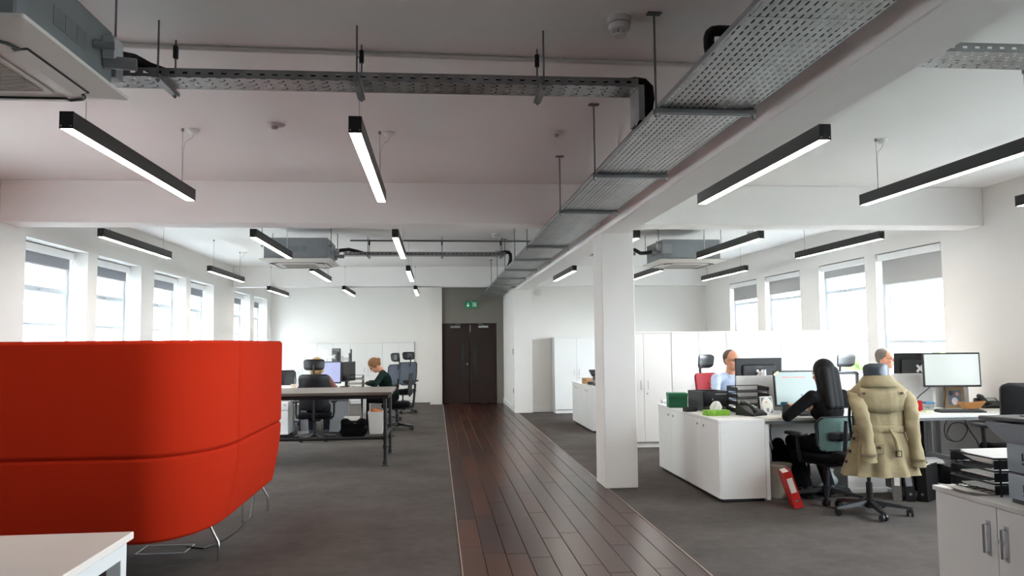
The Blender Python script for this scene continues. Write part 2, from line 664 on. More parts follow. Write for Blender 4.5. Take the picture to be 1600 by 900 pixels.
for i, (a, b_) in enumerate(LEFT_WIN):
    window('L', a, b_, opened=(i == 4))
for i, (a, b_) in enumerate(RIGHT_WIN):
    window('R', a, b_, opened=(i == 4))

# ---- double doors at the end of the walkway
door = bpy.data.objects.new('door_1', None)
COL.objects.link(door)
door['kind'] = 'structure'
door.location = (0.81, 19.46, 0)
M_DOOR = mat('dark_wenge_door', '#25130e', rough=0.6, var=0.3, scale=3, stretch=(12, 12, 0.6))
M_VISION = mat('dark_vision_glass', '#2e3032', rough=0.2, var=0.02)
for s in (-1, 1):
    x0, x1 = (-0.635, -0.004) if s < 0 else (0.004, 0.625)
    leaf = MB().box(x0, x1, 0.0, 0.05, 0.006, 1.905, b=0.003).build('door_leaf', M_DOOR, door)
    vx = -0.155 if s < 0 else 0.145
    MB().box(vx - 0.045, vx + 0.045, -0.004, 0.054, 0.62, 1.50, b=0.002).build('vision_panel', M_VISION, leaf)
    MB().box(s * 0.34 - 0.12, s * 0.34 + 0.12, -0.05, 0.0, 1.825, 1.875, b=0.004).build('door_closer', M_LIGHTGREY if s > 0 else M_GREYMETAL, leaf)
    MB().tube([(s * 0.34, -0.03, 1.88), (s * 0.30, -0.09, 1.91), (s * 0.22, -0.02, 1.915)], 0.008).build('closer_arm', M_GREYMETAL, leaf)
    if s < 0:
        mb = MB().cyl((-0.055, 0, 0.95), (-0.055, -0.02, 0.95), 0.026)
        mb.tube([(-0.055, -0.02, 0.95), (-0.055, -0.05, 0.95), (-0.15, -0.05, 0.95)], 0.009)
        mb.build('door_handle', M_CHROME, leaf)
    else:
        MB().box(0.01, 0.03, -0.006, 0.0, 1.72, 1.90).build('flush_bolt', M_LIGHTGREY, leaf)
mb = MB()
mb.box(-0.66, -0.636, -0.01, 0.1, 0, 1.93)
mb.box(0.626, 0.66, -0.01, 0.1, 0, 1.93)
mb.box(-0.66, 0.66, -0.01, 0.1, 1.906, 1.935)
mb.build('door_frame', M_DOOR, door)

setting('wall_leak_stop', MB().box(0.0, 1.64, 19.62, 19.8, -0.05, 1.95), M_WALL)  # added slab behind the doors, stops light leaking round the leaves
# emergency exit sign over the doors
sign = thing('exit_sign', 'green emergency exit sign with white arrow and running figure above the doors', 'sign', (0.86, 19.40, 2.30))
M_SGREEN = mat('sign_green', '#0d4a33', rough=0.5, emit='#0d5a3c', estr=0.25)
M_SWHITE = mat('sign_white', '#cfd8cf', rough=0.5, emit='#d8e8dc', estr=0.1)
MB().box(-0.15, 0.15, -0.02, 0.02, 0, 0.16, b=0.003).build('panel', M_SGREEN, sign)
mb = MB()
mb.box(-0.088, -0.072, -0.026, -0.02, 0.07, 0.125)
mb.prism([(-0.12, 0.075), (-0.04, 0.075), (-0.08, 0.03)], 1, -0.026, -0.02)
mb.build('arrow', M_SWHITE, sign)
mb = MB()
for q in ((0.03, 0.038, 0.03, 0.135), (0.11, 0.118, 0.03, 0.135), (0.03, 0.118, 0.128, 0.135)):
    mb.box(q[0], q[1], -0.026, -0.02, q[2], q[3])
mb.cyl((0.072, -0.026, 0.112), (0.072, -0.02, 0.112), 0.010)
mb.prism([(0.060, 0.098), (0.080, 0.102), (0.084, 0.072), (0.070, 0.066)], 1, -0.026, -0.02)
mb.prism([(0.072, 0.07), (0.084, 0.074), (0.100, 0.050), (0.096, 0.034), (0.088, 0.036), (0.090, 0.050)], 1, -0.026, -0.02)
mb.prism([(0.070, 0.07), (0.080, 0.068), (0.068, 0.044), (0.048, 0.040), (0.046, 0.048), (0.062, 0.052)], 1, -0.026, -0.02)
mb.prism([(0.078, 0.098), (0.084, 0.094), (0.100, 0.086), (0.102, 0.078), (0.094, 0.080), (0.080, 0.088)], 1, -0.026, -0.02)
mb.build('running_figure', M_SWHITE, sign)
mb = MB()
mb.box(-0.012, 0.012, -0.01, 0.06, 0.16, 0.18)
mb.build('bracket', M_WHITE, sign)
# small fittings on the corridor column
p = MB().box(-0.006, 0.0, -0.045, 0.045, -0.06, 0.06, b=0.003)
o = p.build('light_switch', mat('switch_dark', '#2b2b2b', rough=0.5), None, (1.62, 16.8, 1.27))
tag(o, 'small dark light switch on the corridor side of the far column', 'switch')
o = MB().box(-0.006, 0.0, -0.03, 0.03, -0.05, 0.05, b=0.003).build('call_point', MATS['switch_dark'], None, (1.62, 16.8, 0.45))
tag(o, 'small dark wall plate low on the corridor side of the far column', 'wall plate')
snd = thing('wall_sounder', 'round white alarm sounder high on the far wall beside the column', 'sounder', (2.16, YR, 2.52))
MB().lathe([(0.09, 0), (0.09, 0.02), (0.08, 0.03)], M=rotx(PI / 2)).build('base', M_WHITE, snd)
MB().lathe([(0.065, 0.028), (0.06, 0.06), (0.035, 0.07), (0.03, 0.055)], M=rotx(PI / 2)).build('horn', M_WHITE2, snd)

# ---- outside: ground, a hedge of trees and a low roof beyond the desk-side windows
M_GROUND = mat('outside_ground', '#77786f', rough=0.95, var=0.2, scale=0.2)
setting('ground', MB().box(-120, 140, -90, 160, -4.4, -4.2), M_GROUND)
M_LEAF = mat('tree_leaves', '#5c7a35', rough=0.8, var=0.5, scale=1.5)
M_BARK = mat('tree_bark', '#4a3d30', rough=0.9)


def tree(x, y, top, r, seed, label):
    t = thing('tree', label, 'tree', (x, y, -4.2), 0, 'trees outside the desk-side windows')
    rr = random.Random(seed)
    mb = MB()
    H = top + 4.2
    for k in range(26):
        a, q = rr.uniform(0, 2 * PI), rr.random() ** 0.5
        z = H * (0.45 + 0.5 * rr.random())
        wz = 1.0 - abs(z / H - 0.68) * 1.3
        rad = r * 0.36 * rr.uniform(0.7, 1.2)
        mb.ell((math.cos(a) * q * r * wz, math.sin(a) * q * r * wz, min(z, H - rad * 0.8)), (rad, rad, rad * 0.8), u=9, v=6)
    c = mb.build('crown', M_LEAF, t, smooth=80)
    dm = c.modifiers.new('d', 'DISPLACE')
    tx = bpy.data.textures.new('leafnoise', 'CLOUDS')
    tx.noise_scale = 0.5
    dm.texture = tx
    dm.strength = 0.5
    MB().cyl((0, 0, 0), (0, 0, H * 0.6), 0.28, 0.16).build('trunk', M_BARK, t)


tree(18.5, 33.0, 1.15, 2.6, 1, 'broad green tree seen through the lower pane behind the man in white')
tree(13.2, 31.5, 0.9, 2.0, 2, 'smaller green tree outside beside the broad one')
tree(24.5, 34.0, 1.2, 2.8, 3, 'pale green tree outside beyond the white monitor arm')
roof = thing('outbuilding', 'low grey flat-roofed building outside below the trees', 'building', (14.5, 23.0, -4.2), 0.0)
MB().box(-4, 4, -3, 3, 0, 4.2).build('wall', M_GROUND, roof)
MB().box(-4.3, 4.3, -3.3, 3.3, 4.2, 4.5, b=0.05).build('roof', mat('grey_roofing', '#6d7278', rough=0.8), roof)

pb = thing('sky_block_building', 'pale building added outside the booth-side windows to block sky light', 'building', (-13.0, 10.0, -4.2))  # added block with a facade, cuts the sky light reaching the left windows
M_RENDER = mat('pale_render', '#d9d8d4', rough=0.9, var=0.05)
MB().box(-6, 0, -26, 26, 0, 10.8).build('wall', M_RENDER, pb)
MB().box(-6.2, 0.3, -26.2, 26.2, 10.8, 11.3).build('roof', MATS['grey_roofing'], pb)
wm = MB().box(-0.02, 0.05, -0.6, 0.6, 0, 1.5).mesh('sky_block_window')
for k in range(9):
    for lv in (1.2, 4.4, 7.6):
        wo = obj('sky_block_window', wm, mat('sky_block_glass', '#8f9aa2', rough=0.2), pb, (0.0, -16 + k * 4, lv))

# ================================================================== ON THE CEILING
# ---- roller blinds
def blind(side, y0, y1, drop, label, group):
    s = -1 if side == 'L' else 1
    x = (XL - LREC + 0.0) if s < 0 else (XR + RREC - 0.005)
    t = thing('roller_blind', label, 'blind', (x, (y0 + y1) / 2, HEAD), 0, group)
    w = (y1 - y0) / 2 - 0.03
    d = -s
    a, b_ = sorted((d * 0.002, d * 0.085))
    MB().box(a, b_, -w, w, -0.095, -0.012, b=0.006).build('cassette', M_TRIM, t)
    a, b_ = sorted((d * 0.03, d * 0.036))
    fab = MB().box(a, b_, -w + 0.03, w - 0.03, -0.095 - drop, -0.05).build('blind_fabric', M_BLIND if s < 0 else M_BLIND2, t)
    a, b_ = sorted((d * 0.024, d * 0.042))
    MB().box(a, b_, -w + 0.03, w - 0.03, -0.108 - drop, -0.09 - drop, b=0.004).build('bottom_bar', M_LIGHTGREY, t)
    MB().tube([(d * 0.07, w - 0.02, -0.09), (d * 0.072, w - 0.02, -0.75), (d * 0.06, w - 0.02, -0.09)], 0.003, 5).build('bead_chain', M_WHITE, t)


for i, (a, b_) in enumerate(LEFT_WIN):
    if b_ > 7:
        lab = ('first window past the first cross beam', 'second window past the first cross beam', 'third window past the first cross beam', 'fourth window, the one with the open casement', 'first window past the second cross beam', 'last window before the far cupboards')[i - 1]
        blind('L', a, b_, 0.12, 'grey roller blind on the booth-side wall, ' + lab, 'blinds along the wall behind the red booth')
drops = {4: 0.31, 5: 0.10, 6: 0.22, 7: 0.24}
rl = {4: 'pale grey roller blind drawn furthest down, on the window with the tall open casement',
      5: 'pale grey roller blind drawn least far down, on the window above the man in white',
      6: 'pale grey roller blind third along from the open casement',
      7: 'pale grey roller blind on the window closest to the far white wall'}
for i, (a, b_) in enumerate(RIGHT_WIN):
    if b_ > 7:
        blind('R', a, b_, drops[i], rl[i], 'blinds along the wall beside the desks')

# ---- linear pendants
PENDANT_L = 2.06


def make_pendant(label):
    t = thing('linear_pendant', label, 'pendant light', (0, 0, 2.55), 0, 'black linear pendants')
    L2, w = PENDANT_L / 2, 0.034
    mb = MB()
    mb.box(-w, w, -L2, L2, 0.016, 0.088, b=0.0015)
    mb.box(-w, -w + 0.004, -L2, L2, 0.0, 0.02)
    mb.box(w - 0.004, w, -L2, L2, 0.0, 0.02)
    mb.build('housing', M_PEND, t)
    MB().box(-w + 0.004, w - 0.004, -L2 + 0.004, L2 - 0.004, 0.001, 0.018).build('diffuser', M_DIFF, t)
    for s in (-1, 1):
        cap = MB().box(-w, w, s * L2 - 0.003, s * L2 + 0.003, 0.0, 0.088).build('end_cap', M_PEND, t)
        mb = MB()
        for q in (-1, 1):
            mb.cyl((q * 0.024, s * (L2 + 0.002), 0.014), (q * 0.024, s * (L2 + 0.0055), 0.014), 0.0035, n=8)
        mb.build('screw', M_CHROME, cap)
        mb = MB().cyl((0, s * (L2 - 0.22), 0.086), (0, s * (L2 - 0.22), 0.485), 0.0016, n=6)
        mb.cyl((0, s * (L2 - 0.22), 0.086), (0, s * (L2 - 0.22), 0.105), 0.006, n=8)
        mb.build('suspension_wire', M_WIRE, t)
        MB().cyl((0, s * (L2 - 0.22), 0.478), (0, s * (L2 - 0.22), 0.5), 0.010, n=10).build('ceiling_grip', M_WIRE, t)
    MB().lathe([(0.045, 0.5), (0.045, 0.485), (0.03, 0.468), (0.012, 0.462)], c=(0.07, L2 - 0.20, 0)).build('ceiling_rose', M_WHITE, t)
    MB().tube([(0.07, L2 - 0.20, 0.466), (0.065, L2 - 0.2, 0.44), (0.02, L2 - 0.215, 0.40), (0.006, L2 - 0.22, 0.34), (0.005, L2 - 0.22, 0.088)], 0.0028, 6).build('power_cord', M_WHITE2, t)
    return t


rows = [(-3.335, 'by the booth-side windows'), (-1.85, 'in line with the booth-side cassettes'), (-0.415, 'nearest the big cable tray'),
        (2.14, 'beside the long beam, desk side'), (3.51, 'over the middle of the desks'), (4.88, 'by the desk-side windows')]
bays = [(5.19, 'before the first cross beam'), (9.34, 'just past the first cross beam'), (13.2, 'short of the second cross beam'), (17.42, 'past the second cross beam')]
first = None
for rx, rname in rows:
    for by, bname in bays:
        if rx > 1 and by > 16:
            continue
        if rx < -3 and by < 7:
            continue
        lab = 'black linear pendant %s, %s' % (rname, bname)
        if first is None:
            first = make_pendant(lab)
            first.location = (rx, by, 2.55)
        else:
            dup(first, (rx, by, 2.55), label=lab)

# ---- ceiling cassettes (air conditioning)
M_CASBODY = mat('cassette_grey_steel', '#84898d', rough=0.5, metal=0.2, var=0.05)
M_CASFACE = mat('cassette_fascia', '#d8d3cd', rough=0.45, var=0.015)
M_GRILLE = mat('cassette_grille', '#a39c93', rough=0.6)
M_SLOT = mat('dark_air_slot', '#25272a', rough=0.6)


def rounded_sq(h, r, z, n=6):
    pts = []
    for cx, cy, a0 in ((h - r, h - r, 0), (-h + r, h - r, 90), (-h + r, -h + r, 180), (h - r, -h + r, 270)):
        for k in range(n + 1):
            a = math.radians(a0 + 90 * k / n)
            pts.append((cx + r * math.cos(a), cy + r * math.sin(a), z))
    return pts


def make_cassette(label):
    t = thing('ceiling_cassette', label, 'air conditioner', (0, 0, 2.555), 0, 'ceiling cassettes')
    h = 0.475
    # fascia: thin square dish with a shallow frustum below
    mb = MB()
    mb.loft([rounded_sq(h - 0.03, 0.02, 0.055), rounded_sq(h, 0.012, 0.045), rounded_sq(h, 0.012, 0.03), rounded_sq(0.40, 0.09, 0.0), rounded_sq(0.36, 0.10, -0.004)])
    fascia = mb.build('fascia', M_CASFACE, t, smooth=25)
    # four air outlets with louvres
    for k in range(4):
        R = rotz(k * PI / 2)
        mb = MB()
        mb.box(-0.27, 0.27, 0.325, 0.392, -0.006, 0.012, b=0.006, M=R)
        mb.build('air_outlet', M_SLOT, fascia)
        mb = MB()
        mb.box(-0.255, 0.255, -0.030, 0.030, -0.003, 0.003, b=0.002, M=R @ tr(0, 0.358, -0.009) @ rotx(math.radians(14)))
        mb.build('louvre', M_CASFACE, fascia)
        a = math.radians(45)
        mb = MB()
        mb.tube([R @ Vector(p_) for p_ in ((0.27, 0.36, -0.007), (0.325, 0.345, -0.006), (0.345, 0.325, -0.006), (0.36, 0.27, -0.007))], 0.008, 6)
        mb.build('corner_slot', M_SLOT, fascia)
    MB().box(-0.25, 0.25, -0.25, 0.25, -0.010, -0.003, b=0.004).build('intake_panel', M_CASFACE, fascia)
    mb = MB()
    for k in range(22):
        y = -0.21 + k * 0.02
        mb.box(-0.22, 0.22, y, y + 0.011, -0.015, -0.009)
    g = mb.build('grille', M_GRILLE, fascia)
    # steel body
    body = MB().box(-0.42, 0.42, -0.42, 0.42, 0.05, 0.33, b=0.008).build('body', M_CASBODY, t)
    for k in (-1, 0, 1):
        MB().box(k * 0.1 - 0.045, k * 0.1 + 0.045, -0.4225, -0.42, 0.14, 0.22, b=0.001).build('knockout', mat('knockout_grey', '#797e82', rough=0.5, metal=0.2), body)
        MB().box(0.42, 0.4225, -k * 0.1 - 0.045, -k * 0.1 + 0.045, 0.14, 0.22, b=0.001).build('knockout', MATS['knockout_grey'], body)
    for sx in (-1, 1):
        for sy in (-1, 1):
            mb = MB().box(sx * 0.42, sx * 0.47, sy * 0.36 - 0.02, sy * 0.36 + 0.02, 0.22, 0.23)
            mb.cyl((sx * 0.455, sy * 0.36, 0.20), (sx * 0.455, sy * 0.36, 0.495), 0.005, n=8)
            mb.build('hanger_rod', M_ROD, t)
    mb = MB()
    mb.box(0.30, 0.44, 0.42, 0.50, 0.12, 0.26, b=0.004)
    mb.cyl((0.42, 0.33, 0.16), (0.55, 0.36, 0.16), 0.028, n=12)
    mb.cyl((0.42, 0.22, 0.2), (0.5, 0.24, 0.2), 0.018, n=12)
    mb.build('pipe_connection', M_GREYMETAL, t)
    mb = MB().box(0.422, 0.475, 0.30, 0.40, 0.17, 0.27, b=0.003)
    mb.build('drain_pump_box', M_LIGHTGREY, t)
    return t


cas = make_cassette('near ceiling cassette unit with white louvred fascia, joined to the first branch cable tray')
cas.location = (-1.885, 3.305, 2.555)
dup(cas, (-1.86, 11.28, 2.555), label='ceiling cassette unit hanging past the first cross beam on the booth side')
dup(cas, (3.60, 11.37, 2.555), rz=PI, label='ceiling cassette unit hanging over the white desks')

# ---- main cable tray
tray = thing('cable_tray', 'long wide perforated steel cable tray running beside the beam above the walkway', 'cable tray', (0, 0, 0))
TX0, TX1, TZ = 1.075, 1.535, 2.575
ys = [-4.5, -1.5, 1.5, 2.62, 5.6, 8.6, 11.6, 14.6, 17.6, 19.44]
for a, b_ in zip(ys, ys[1:]):
    sec = MB().box(TX0, TX1, a + 0.001, b_ - 0.001, TZ, TZ + 0.002).build('tray_section', M_TRAYMAIN, tray, smooth=0)
    mb = MB()
    for x in (TX0, TX1):
        s = -1 if x == TX0 else 1
        mb.box(x - 0.001, x + 0.001, a, b_, TZ, TZ + 0.022)
        mb.box(min(x, x + s * -0.012), max(x, x + s * -0.012), a, b_, TZ + 0.020, TZ + 0.022)
    mb.build('side_flange', M_GALV, sec)
for k, (x, r, z) in enumerate(((1.17, 0.028, 2.607), (1.24, 0.024, 2.603), (1.33, 0.035, 2.614))):
    o = MB().tube([(x, -4.4, z), (x, 3.0, z), (x + 0.01, 9.0, z), (x, 19.4, z)], r, 10).build('insulated_pipe', M_INSUL)
    tag(o, ('slim black insulated pipe lying along the tray edge closest to the booth', 'black insulated pipe lying second from the tray edge', 'thickest black insulated pipe lying mid-tray')[k], 'pipe', 'pipes lying in the big cable tray')


def hanger(y, label):
    t = thing('trapeze_hanger', label, 'tray hanger', (1.30, y, TZ), 0, 'trapeze hangers under the big cable tray')
    ch = MB()
    ch.box(-0.245, 0.26, -0.02, 0.02, -0.004, -0.001)
    ch.box(-0.245, 0.26, -0.02, -0.017, -0.024, -0.001)
    ch.box(-0.245, 0.26, 0.017, 0.02, -0.024, -0.001)
    ch.box(-0.245, 0.26, -0.02, -0.008, -0.026, -0.023)
    ch.box(-0.245, 0.26, 0.008, 0.02, -0.026, -0.023)
    ch.build('strut_channel', M_GALV, t)
    for x in (-0.235, 0.25):
        mb = MB().cyl((x, 0, -0.045), (x, 0, ZC - TZ), 0.0055, n=8)
        rod = mb.build('threaded_rod', M_ROD, t)
        MB().cyl((x, 0, -0.036), (x, 0, -0.026), 0.011, n=6).build('nut', M_GALV, rod)
        MB().box(x - 0.035, x + 0.035, -0.02, 0.02, ZC - TZ - 0.008, ZC - TZ, b=0.002).build('ceiling_foot', M_ROD, rod)


ORD = ('first', 'second', 'third', 'fourth', 'fifth', 'sixth')
for k, y in enumerate((5.22, 6.72)):
    hanger(y, 'steel trapeze hanger under the big tray, %s past the branch drop' % ORD[k])
hanger(3.72, 'steel trapeze hanger under the big tray where the branch tray drops down')
for k, y in enumerate((9.23, 10.69, 12.22, 13.8, 15.3)):
    hanger(y, 'steel trapeze hanger under the big tray, %s past the first cross beam' % ORD[k])
for k, y in enumerate((17.3, 18.6)):
    hanger(y, 'steel trapeze hanger under the big tray, %s past the second cross beam' % ORD[k])


# ---- branch trays to the cassettes
def branch(x0, x1, y0, w, z, rods, label, hlabel):
    t = thing('branch_cable_tray', label, 'cable tray', (0, y0, z + 0.016), 0, 'branch cable trays')
    MB().box(x0, x1, 0, w, -0.017, -0.016).build('tray_floor', M_TRAYX, t, smooth=0)
    for yy in (0, w):
        MB().box(x0, x1, yy - 0.0008, yy + 0.0008, -0.017, 0.028).build('side_flange', M_TRAYXV, t, smooth=0)
    for n_, x in enumerate(rods):
        h = thing('branch_hanger', hlabel + (', %s from the cassette' % ORD[n_] if len(rods) > 1 else ''), 'tray hanger', (x, y0 + w / 2, z), 0, hlabel)
        mb = MB()
        mb.box(-0.018, 0.018, -w / 2 - 0.05, w / 2 + 0.07, -0.022, -0.019)
        mb.box(-0.018, -0.015, -w / 2 - 0.05, w / 2 + 0.07, -0.022, -0.002)
        mb.box(0.015, 0.018, -w / 2 - 0.05, w / 2 + 0.07, -0.022, -0.002)
        mb.build('strut_channel', M_GALV, h)
        for yy in (-w / 2 - 0.02, w / 2 + 0.05):
            r = MB().cyl((0, yy, -0.035), (0, yy, ZC - z), 0.005, n=8).build('threaded_rod', M_ROD, h)
            MB().cyl((0, yy, -0.03), (0, yy, -0.021), 0.010, n=6).build('nut', M_GALV, r)
            if yy > 0:
                MB().box(-0.012, 0.012, yy - 0.012, yy + 0.012, ZC - z - 0.10, ZC - z - 0.03, b=0.004).build('pipe_clip', M_BLACK, r)


branch(-1.62, 1.056, 4.0, 0.19, 2.775, (-1.35, -0.39, 0.555), 'perforated steel branch tray from the near cassette to the big cable tray', 'hanger of the branch tray from the near cassette')
branch(-1.36, 1.056, 11.98, 0.19, 2.775, (-1.0, 0.1, 1.0), 'perforated steel branch tray from the cassette past the first cross beam', 'hanger of the branch tray past the first cross beam')
branch(1.96, 4.6, 3.47, 0.22, 2.80, (), 'perforated steel branch tray on the desk side of the long beam', '')
branch(1.96, 3.05, 11.95, 0.19, 2.775, (2.7,), 'perforated steel branch tray leading to the cassette over the desks', 'hanger of the branch tray to the cassette over the desks')


def pipe_run(name, pts, r, label, group, m=M_INSUL):
    o = MB().tube(pts, r, 12).build(name, m)
    tag(o, label, 'pipe', group)


pipe_run('insulated_pipe', [(-1.52, 3.785, 2.76), (-1.50, 3.88, 2.83), (-1.47, 3.99, 2.856), (-1.42, 4.06, 2.84), (-1.30, 4.10, 2.808), (-0.4, 4.1, 2.806), (0.9, 4.1, 2.806), (1.0, 4.1, 2.82), (1.06, 4.1, 2.832), (1.11, 4.1, 2.826), (1.135, 4.1, 2.80), (1.14, 4.1, 2.74), (1.13, 4.1, 2.68), (1.117, 4.12, 2.635), (1.1145, 4.22, 2.607), (1.1145, 11.8, 2.607)], 0.027, 'black insulated pipe lying on the branch tray from the near cassette and bending down', 'insulated pipes on branch trays')
pipe_run('insulated_pipe', [(-1.49, 11.765, 2.76), (-1.40, 11.87, 2.83), (-1.28, 11.975, 2.856), (-1.18, 12.05, 2.84), (-1.06, 12.08, 2.808), (0.95, 12.08, 2.806), (1.0, 12.08, 2.82), (1.06, 12.08, 2.832), (1.11, 12.08, 2.826), (1.135, 12.08, 2.80), (1.14, 12.08, 2.74), (1.13, 12.08, 2.68), (1.117, 12.10, 2.635), (1.1145, 12.2, 2.607), (1.1145, 19.4, 2.607)], 0.027, 'black insulated pipe on the branch tray past the first cross beam', 'insulated pipes on branch trays')
pipe_run('insulated_pipe', [(1.105, 3.06, 2.60), (1.10, 3.06, 2.64), (1.10, 3.06, 2.67), (1.105, 3.06, 2.685), (1.118, 3.06, 2.697), (1.14, 3.06, 2.70), (1.3, 3.06, 2.70), (1.68, 3.08, 2.70)], 0.022, 'thick black insulated pipe arching out of the big cable tray to the beam', 'insulated pipes on branch trays')
pipe_run('insulated_pipe', [(1.95, 12.05, 2.806), (2.8, 12.05, 2.806), (2.93, 12.03, 2.84), (2.99, 11.95, 2.858), (3.02, 11.86, 2.84), (3.035, 11.6, 2.76), (3.04, 11.2, 2.722), (3.06, 11.02, 2.716)], 0.027, 'black insulated pipe on the branch tray to the cassette over the desks', 'insulated pipes on branch trays')
drop = thing('drop_tray', 'short upright perforated tray piece where the branch tray meets the big tray', 'cable tray', (1.085, 4.0, 2.598))
MB().box(-0.03, -0.028, 0.0, 0.19, 0, 0.187).build('tray_floor', mat_perforated('perforated_drop_steel', '#a9abac', 2, 0.05, 0.055, 0.026, 0.010, vert=1), drop, smooth=0)
MB().box(-0.03, 0.0, -0.001, 0.001, 0, 0.187).build('side_flange', M_GALV, drop, smooth=0)
MB().box(-0.03, 0.0, 0.189, 0.191, 0, 0.187).build('side_flange', M_GALV, drop, smooth=0)
# clips on the main-tray pipes that rise to the branch
# white conduit along the ceiling
M_CONDUIT = mat('white_conduit', '#ebe7e4', rough=0.5, var=0.02)
cond = thing('ceiling_conduit', 'white conduit fixed along the ceiling from the near cassette to the long beam', 'conduit', (0, 0, ZC))
MB().tube([(-1.70, 0.5, -0.014), (-1.70, 4.21, -0.014), (-1.68, 4.28, -0.014), (-1.60, 4.30, -0.014), (1.58, 4.40, -0.014), (1.655, 4.41, -0.014)], 0.014, 10).build('pipe', M_CONDUIT, cond)
for x in (-1.1, -0.2, 0.7, 1.4):
    MB().box(x - 0.01, x + 0.01, 4.28 + (x + 1.6) * 0.031, 4.33 + (x + 1.6) * 0.031, -0.008, 0.0).build('saddle_clip', M_CONDUIT, cond)
cond2 = thing('ceiling_conduit', 'grey conduit along the ceiling past the first cross beam', 'conduit', (0, 0, ZC))
MB().tube([(-1.3, 12.35, -0.012), (1.6, 12.4, -0.012)], 0.012, 8).build('pipe', M_ROD, cond2)

# ---- detectors
M_DET = mat('detector_white', '#d5d3d2', rough=0.45, var=0.01)


def smoke(x, y, label):
    t = thing('smoke_detector', label, 'smoke detector', (x, y, ZC), 0, 'smoke detectors')
    MB().lathe([(0.058, 0), (0.058, -0.022), (0.052, -0.026)]).build('mounting_base', M_DET, t)
    MB().lathe([(0.054, -0.026), (0.054, -0.05), (0.05, -0.062), (0.036, -0.066)]).build('housing', M_DET, t)
    mb = MB()
    for k in range(8):
        mb.box(0.026, 0.034, -0.006, 0.006, -0.085, -0.064, M=rotz(k * PI / 4))
    mb.lathe([(0.034, -0.084), (0.032, -0.094), (0.01, -0.098)])
    mb.build('sensing_chamber', M_DET, t)
    MB().lathe([(0.0555, -0.029), (0.0555, -0.034)]).build('status_ring', mat('ring_lilac', '#8f8c9b', rough=0.5), t)


smoke(0.91, 3.79, 'white smoke detector beside the branch tray and its last hanger')
smoke(0.88, 11.6, 'white smoke detector on the ceiling past the first cross beam')
smoke(4.62, 11.3, 'white smoke detector on the ceiling over the desks')
for x, y, lab in ((-1.16, 5.85, 'round flush white ceiling disc between the two near pendants'), (0.92, 5.95, 'small flush white ceiling disc beside the big cable tray')):
    t = thing('ceiling_disc', lab, 'detector', (x, y, ZC), 0)
    rr = 0.075 if x < 0 else 0.05
    MB().lathe([(rr, 0), (rr, -0.006), (rr * 0.8, -0.014), (rr * 0.3, -0.016)]).build('rim', M_DET, t)
    MB().lathe([(rr * 0.32, -0.014), (rr * 0.3, -0.032), (rr * 0.12, -0.036)]).build('lens', mat('lens_grey', '#9d9ba0', rough=0.3), t)

sc_ = thing('security_camera', 'tiny black camera on the desk side of the long beam past the column', 'camera', (1.955, 10.75, 2.62))
MB().box(0.0, 0.012, -0.02, 0.02, -0.02, 0.02, b=0.003).build('mount', M_BLACK, sc_)
MB().cyl((0.01, 0, 0), (0.05, -0.02, -0.005), 0.006).cyl((0.05, 0.03, -0.005), (0.05, -0.07, -0.015), 0.022).build('camera_body', M_BLACK, sc_)

# ================================================================== FURNITURE
def at(px, py, x=None, y=None, z=None):
    """The point where the sight line of a photograph pixel meets a plane of the room."""
    v = _r2 * ((px - 800) / 1250.0) - _u2 * ((py - 450) / 1250.0) + _f
    t = x / v.x if x is not None else (y / v.y if y is not None else (z - CAM_H) / v.z)
    return Vector((0, 0, CAM_H)) + v * t


def section(z, w, y0, curve, th, wref, n=8, lean=0.0):
    """One level of an upholstered panel: a closed, bowed strip."""
    pts = []
    for i in range(n + 1):
        x = -w + 2 * w * i / n
        pts.append((x, y0 + curve * (x / wref) ** 2 + th / 2 * (1 - 0.55 * (2 * i / n - 1) ** 6), z))
    for i in range(n, -1, -1):
        x = -w + 2 * w * i / n
        pts.append((x, y0 + curve * (x / wref) ** 2 - th / 2 * (1 - 0.55 * (2 * i / n - 1) ** 6), z))
    return pts


def panel(mb, w0, w1, z0, z1, y0, y1, curve, th, rc=0.05, n=8):
    """A bowed cushion from (z0, half width w0, depth y0) to (z1, w1, y1) with rounded corners."""
    wref = max(w0, w1)
    levels = [0, 0.25, 0.6, 1.0]
    zs = []
    for q in levels:
        zs.append((z0 + rc * q, 1 - q))
    for k in range(1, 6):
        zs.append((z0 + rc + (z1 - z0 - 2 * rc) * k / 6, 0))
    for q in reversed(levels):
        zs.append((z1 - rc * q, 1 - q))
    rings = []
    for z, e in zs:
        u = (z - z0) / (z1 - z0)
        w = w0 + (w1 - w0) * u - rc * (1 - math.sqrt(max(0, 1 - e * e)))
        t_ = th * (1 - 0.6 * e * e)
        rings.append(section(z, w, y0 + (y1 - y0) * u, curve, t_, wref, n))
    return mb.loft(rings)


M_MESHBLUE = mat_weave('blue_grey_chair_mesh', '#4a5666', hole=0.5)
M_MESHBLACK = mat_weave('black_chair_mesh', '#15171a', hole=0.3)
M_MESHTEAL = mat_weave('grey_green_chair_mesh', '#57716c', hole=0.35)
M_REDCHAIR = mat('red_chair_fabric', '#9c1220', rough=0.85, bump=0.2, bscale=300)


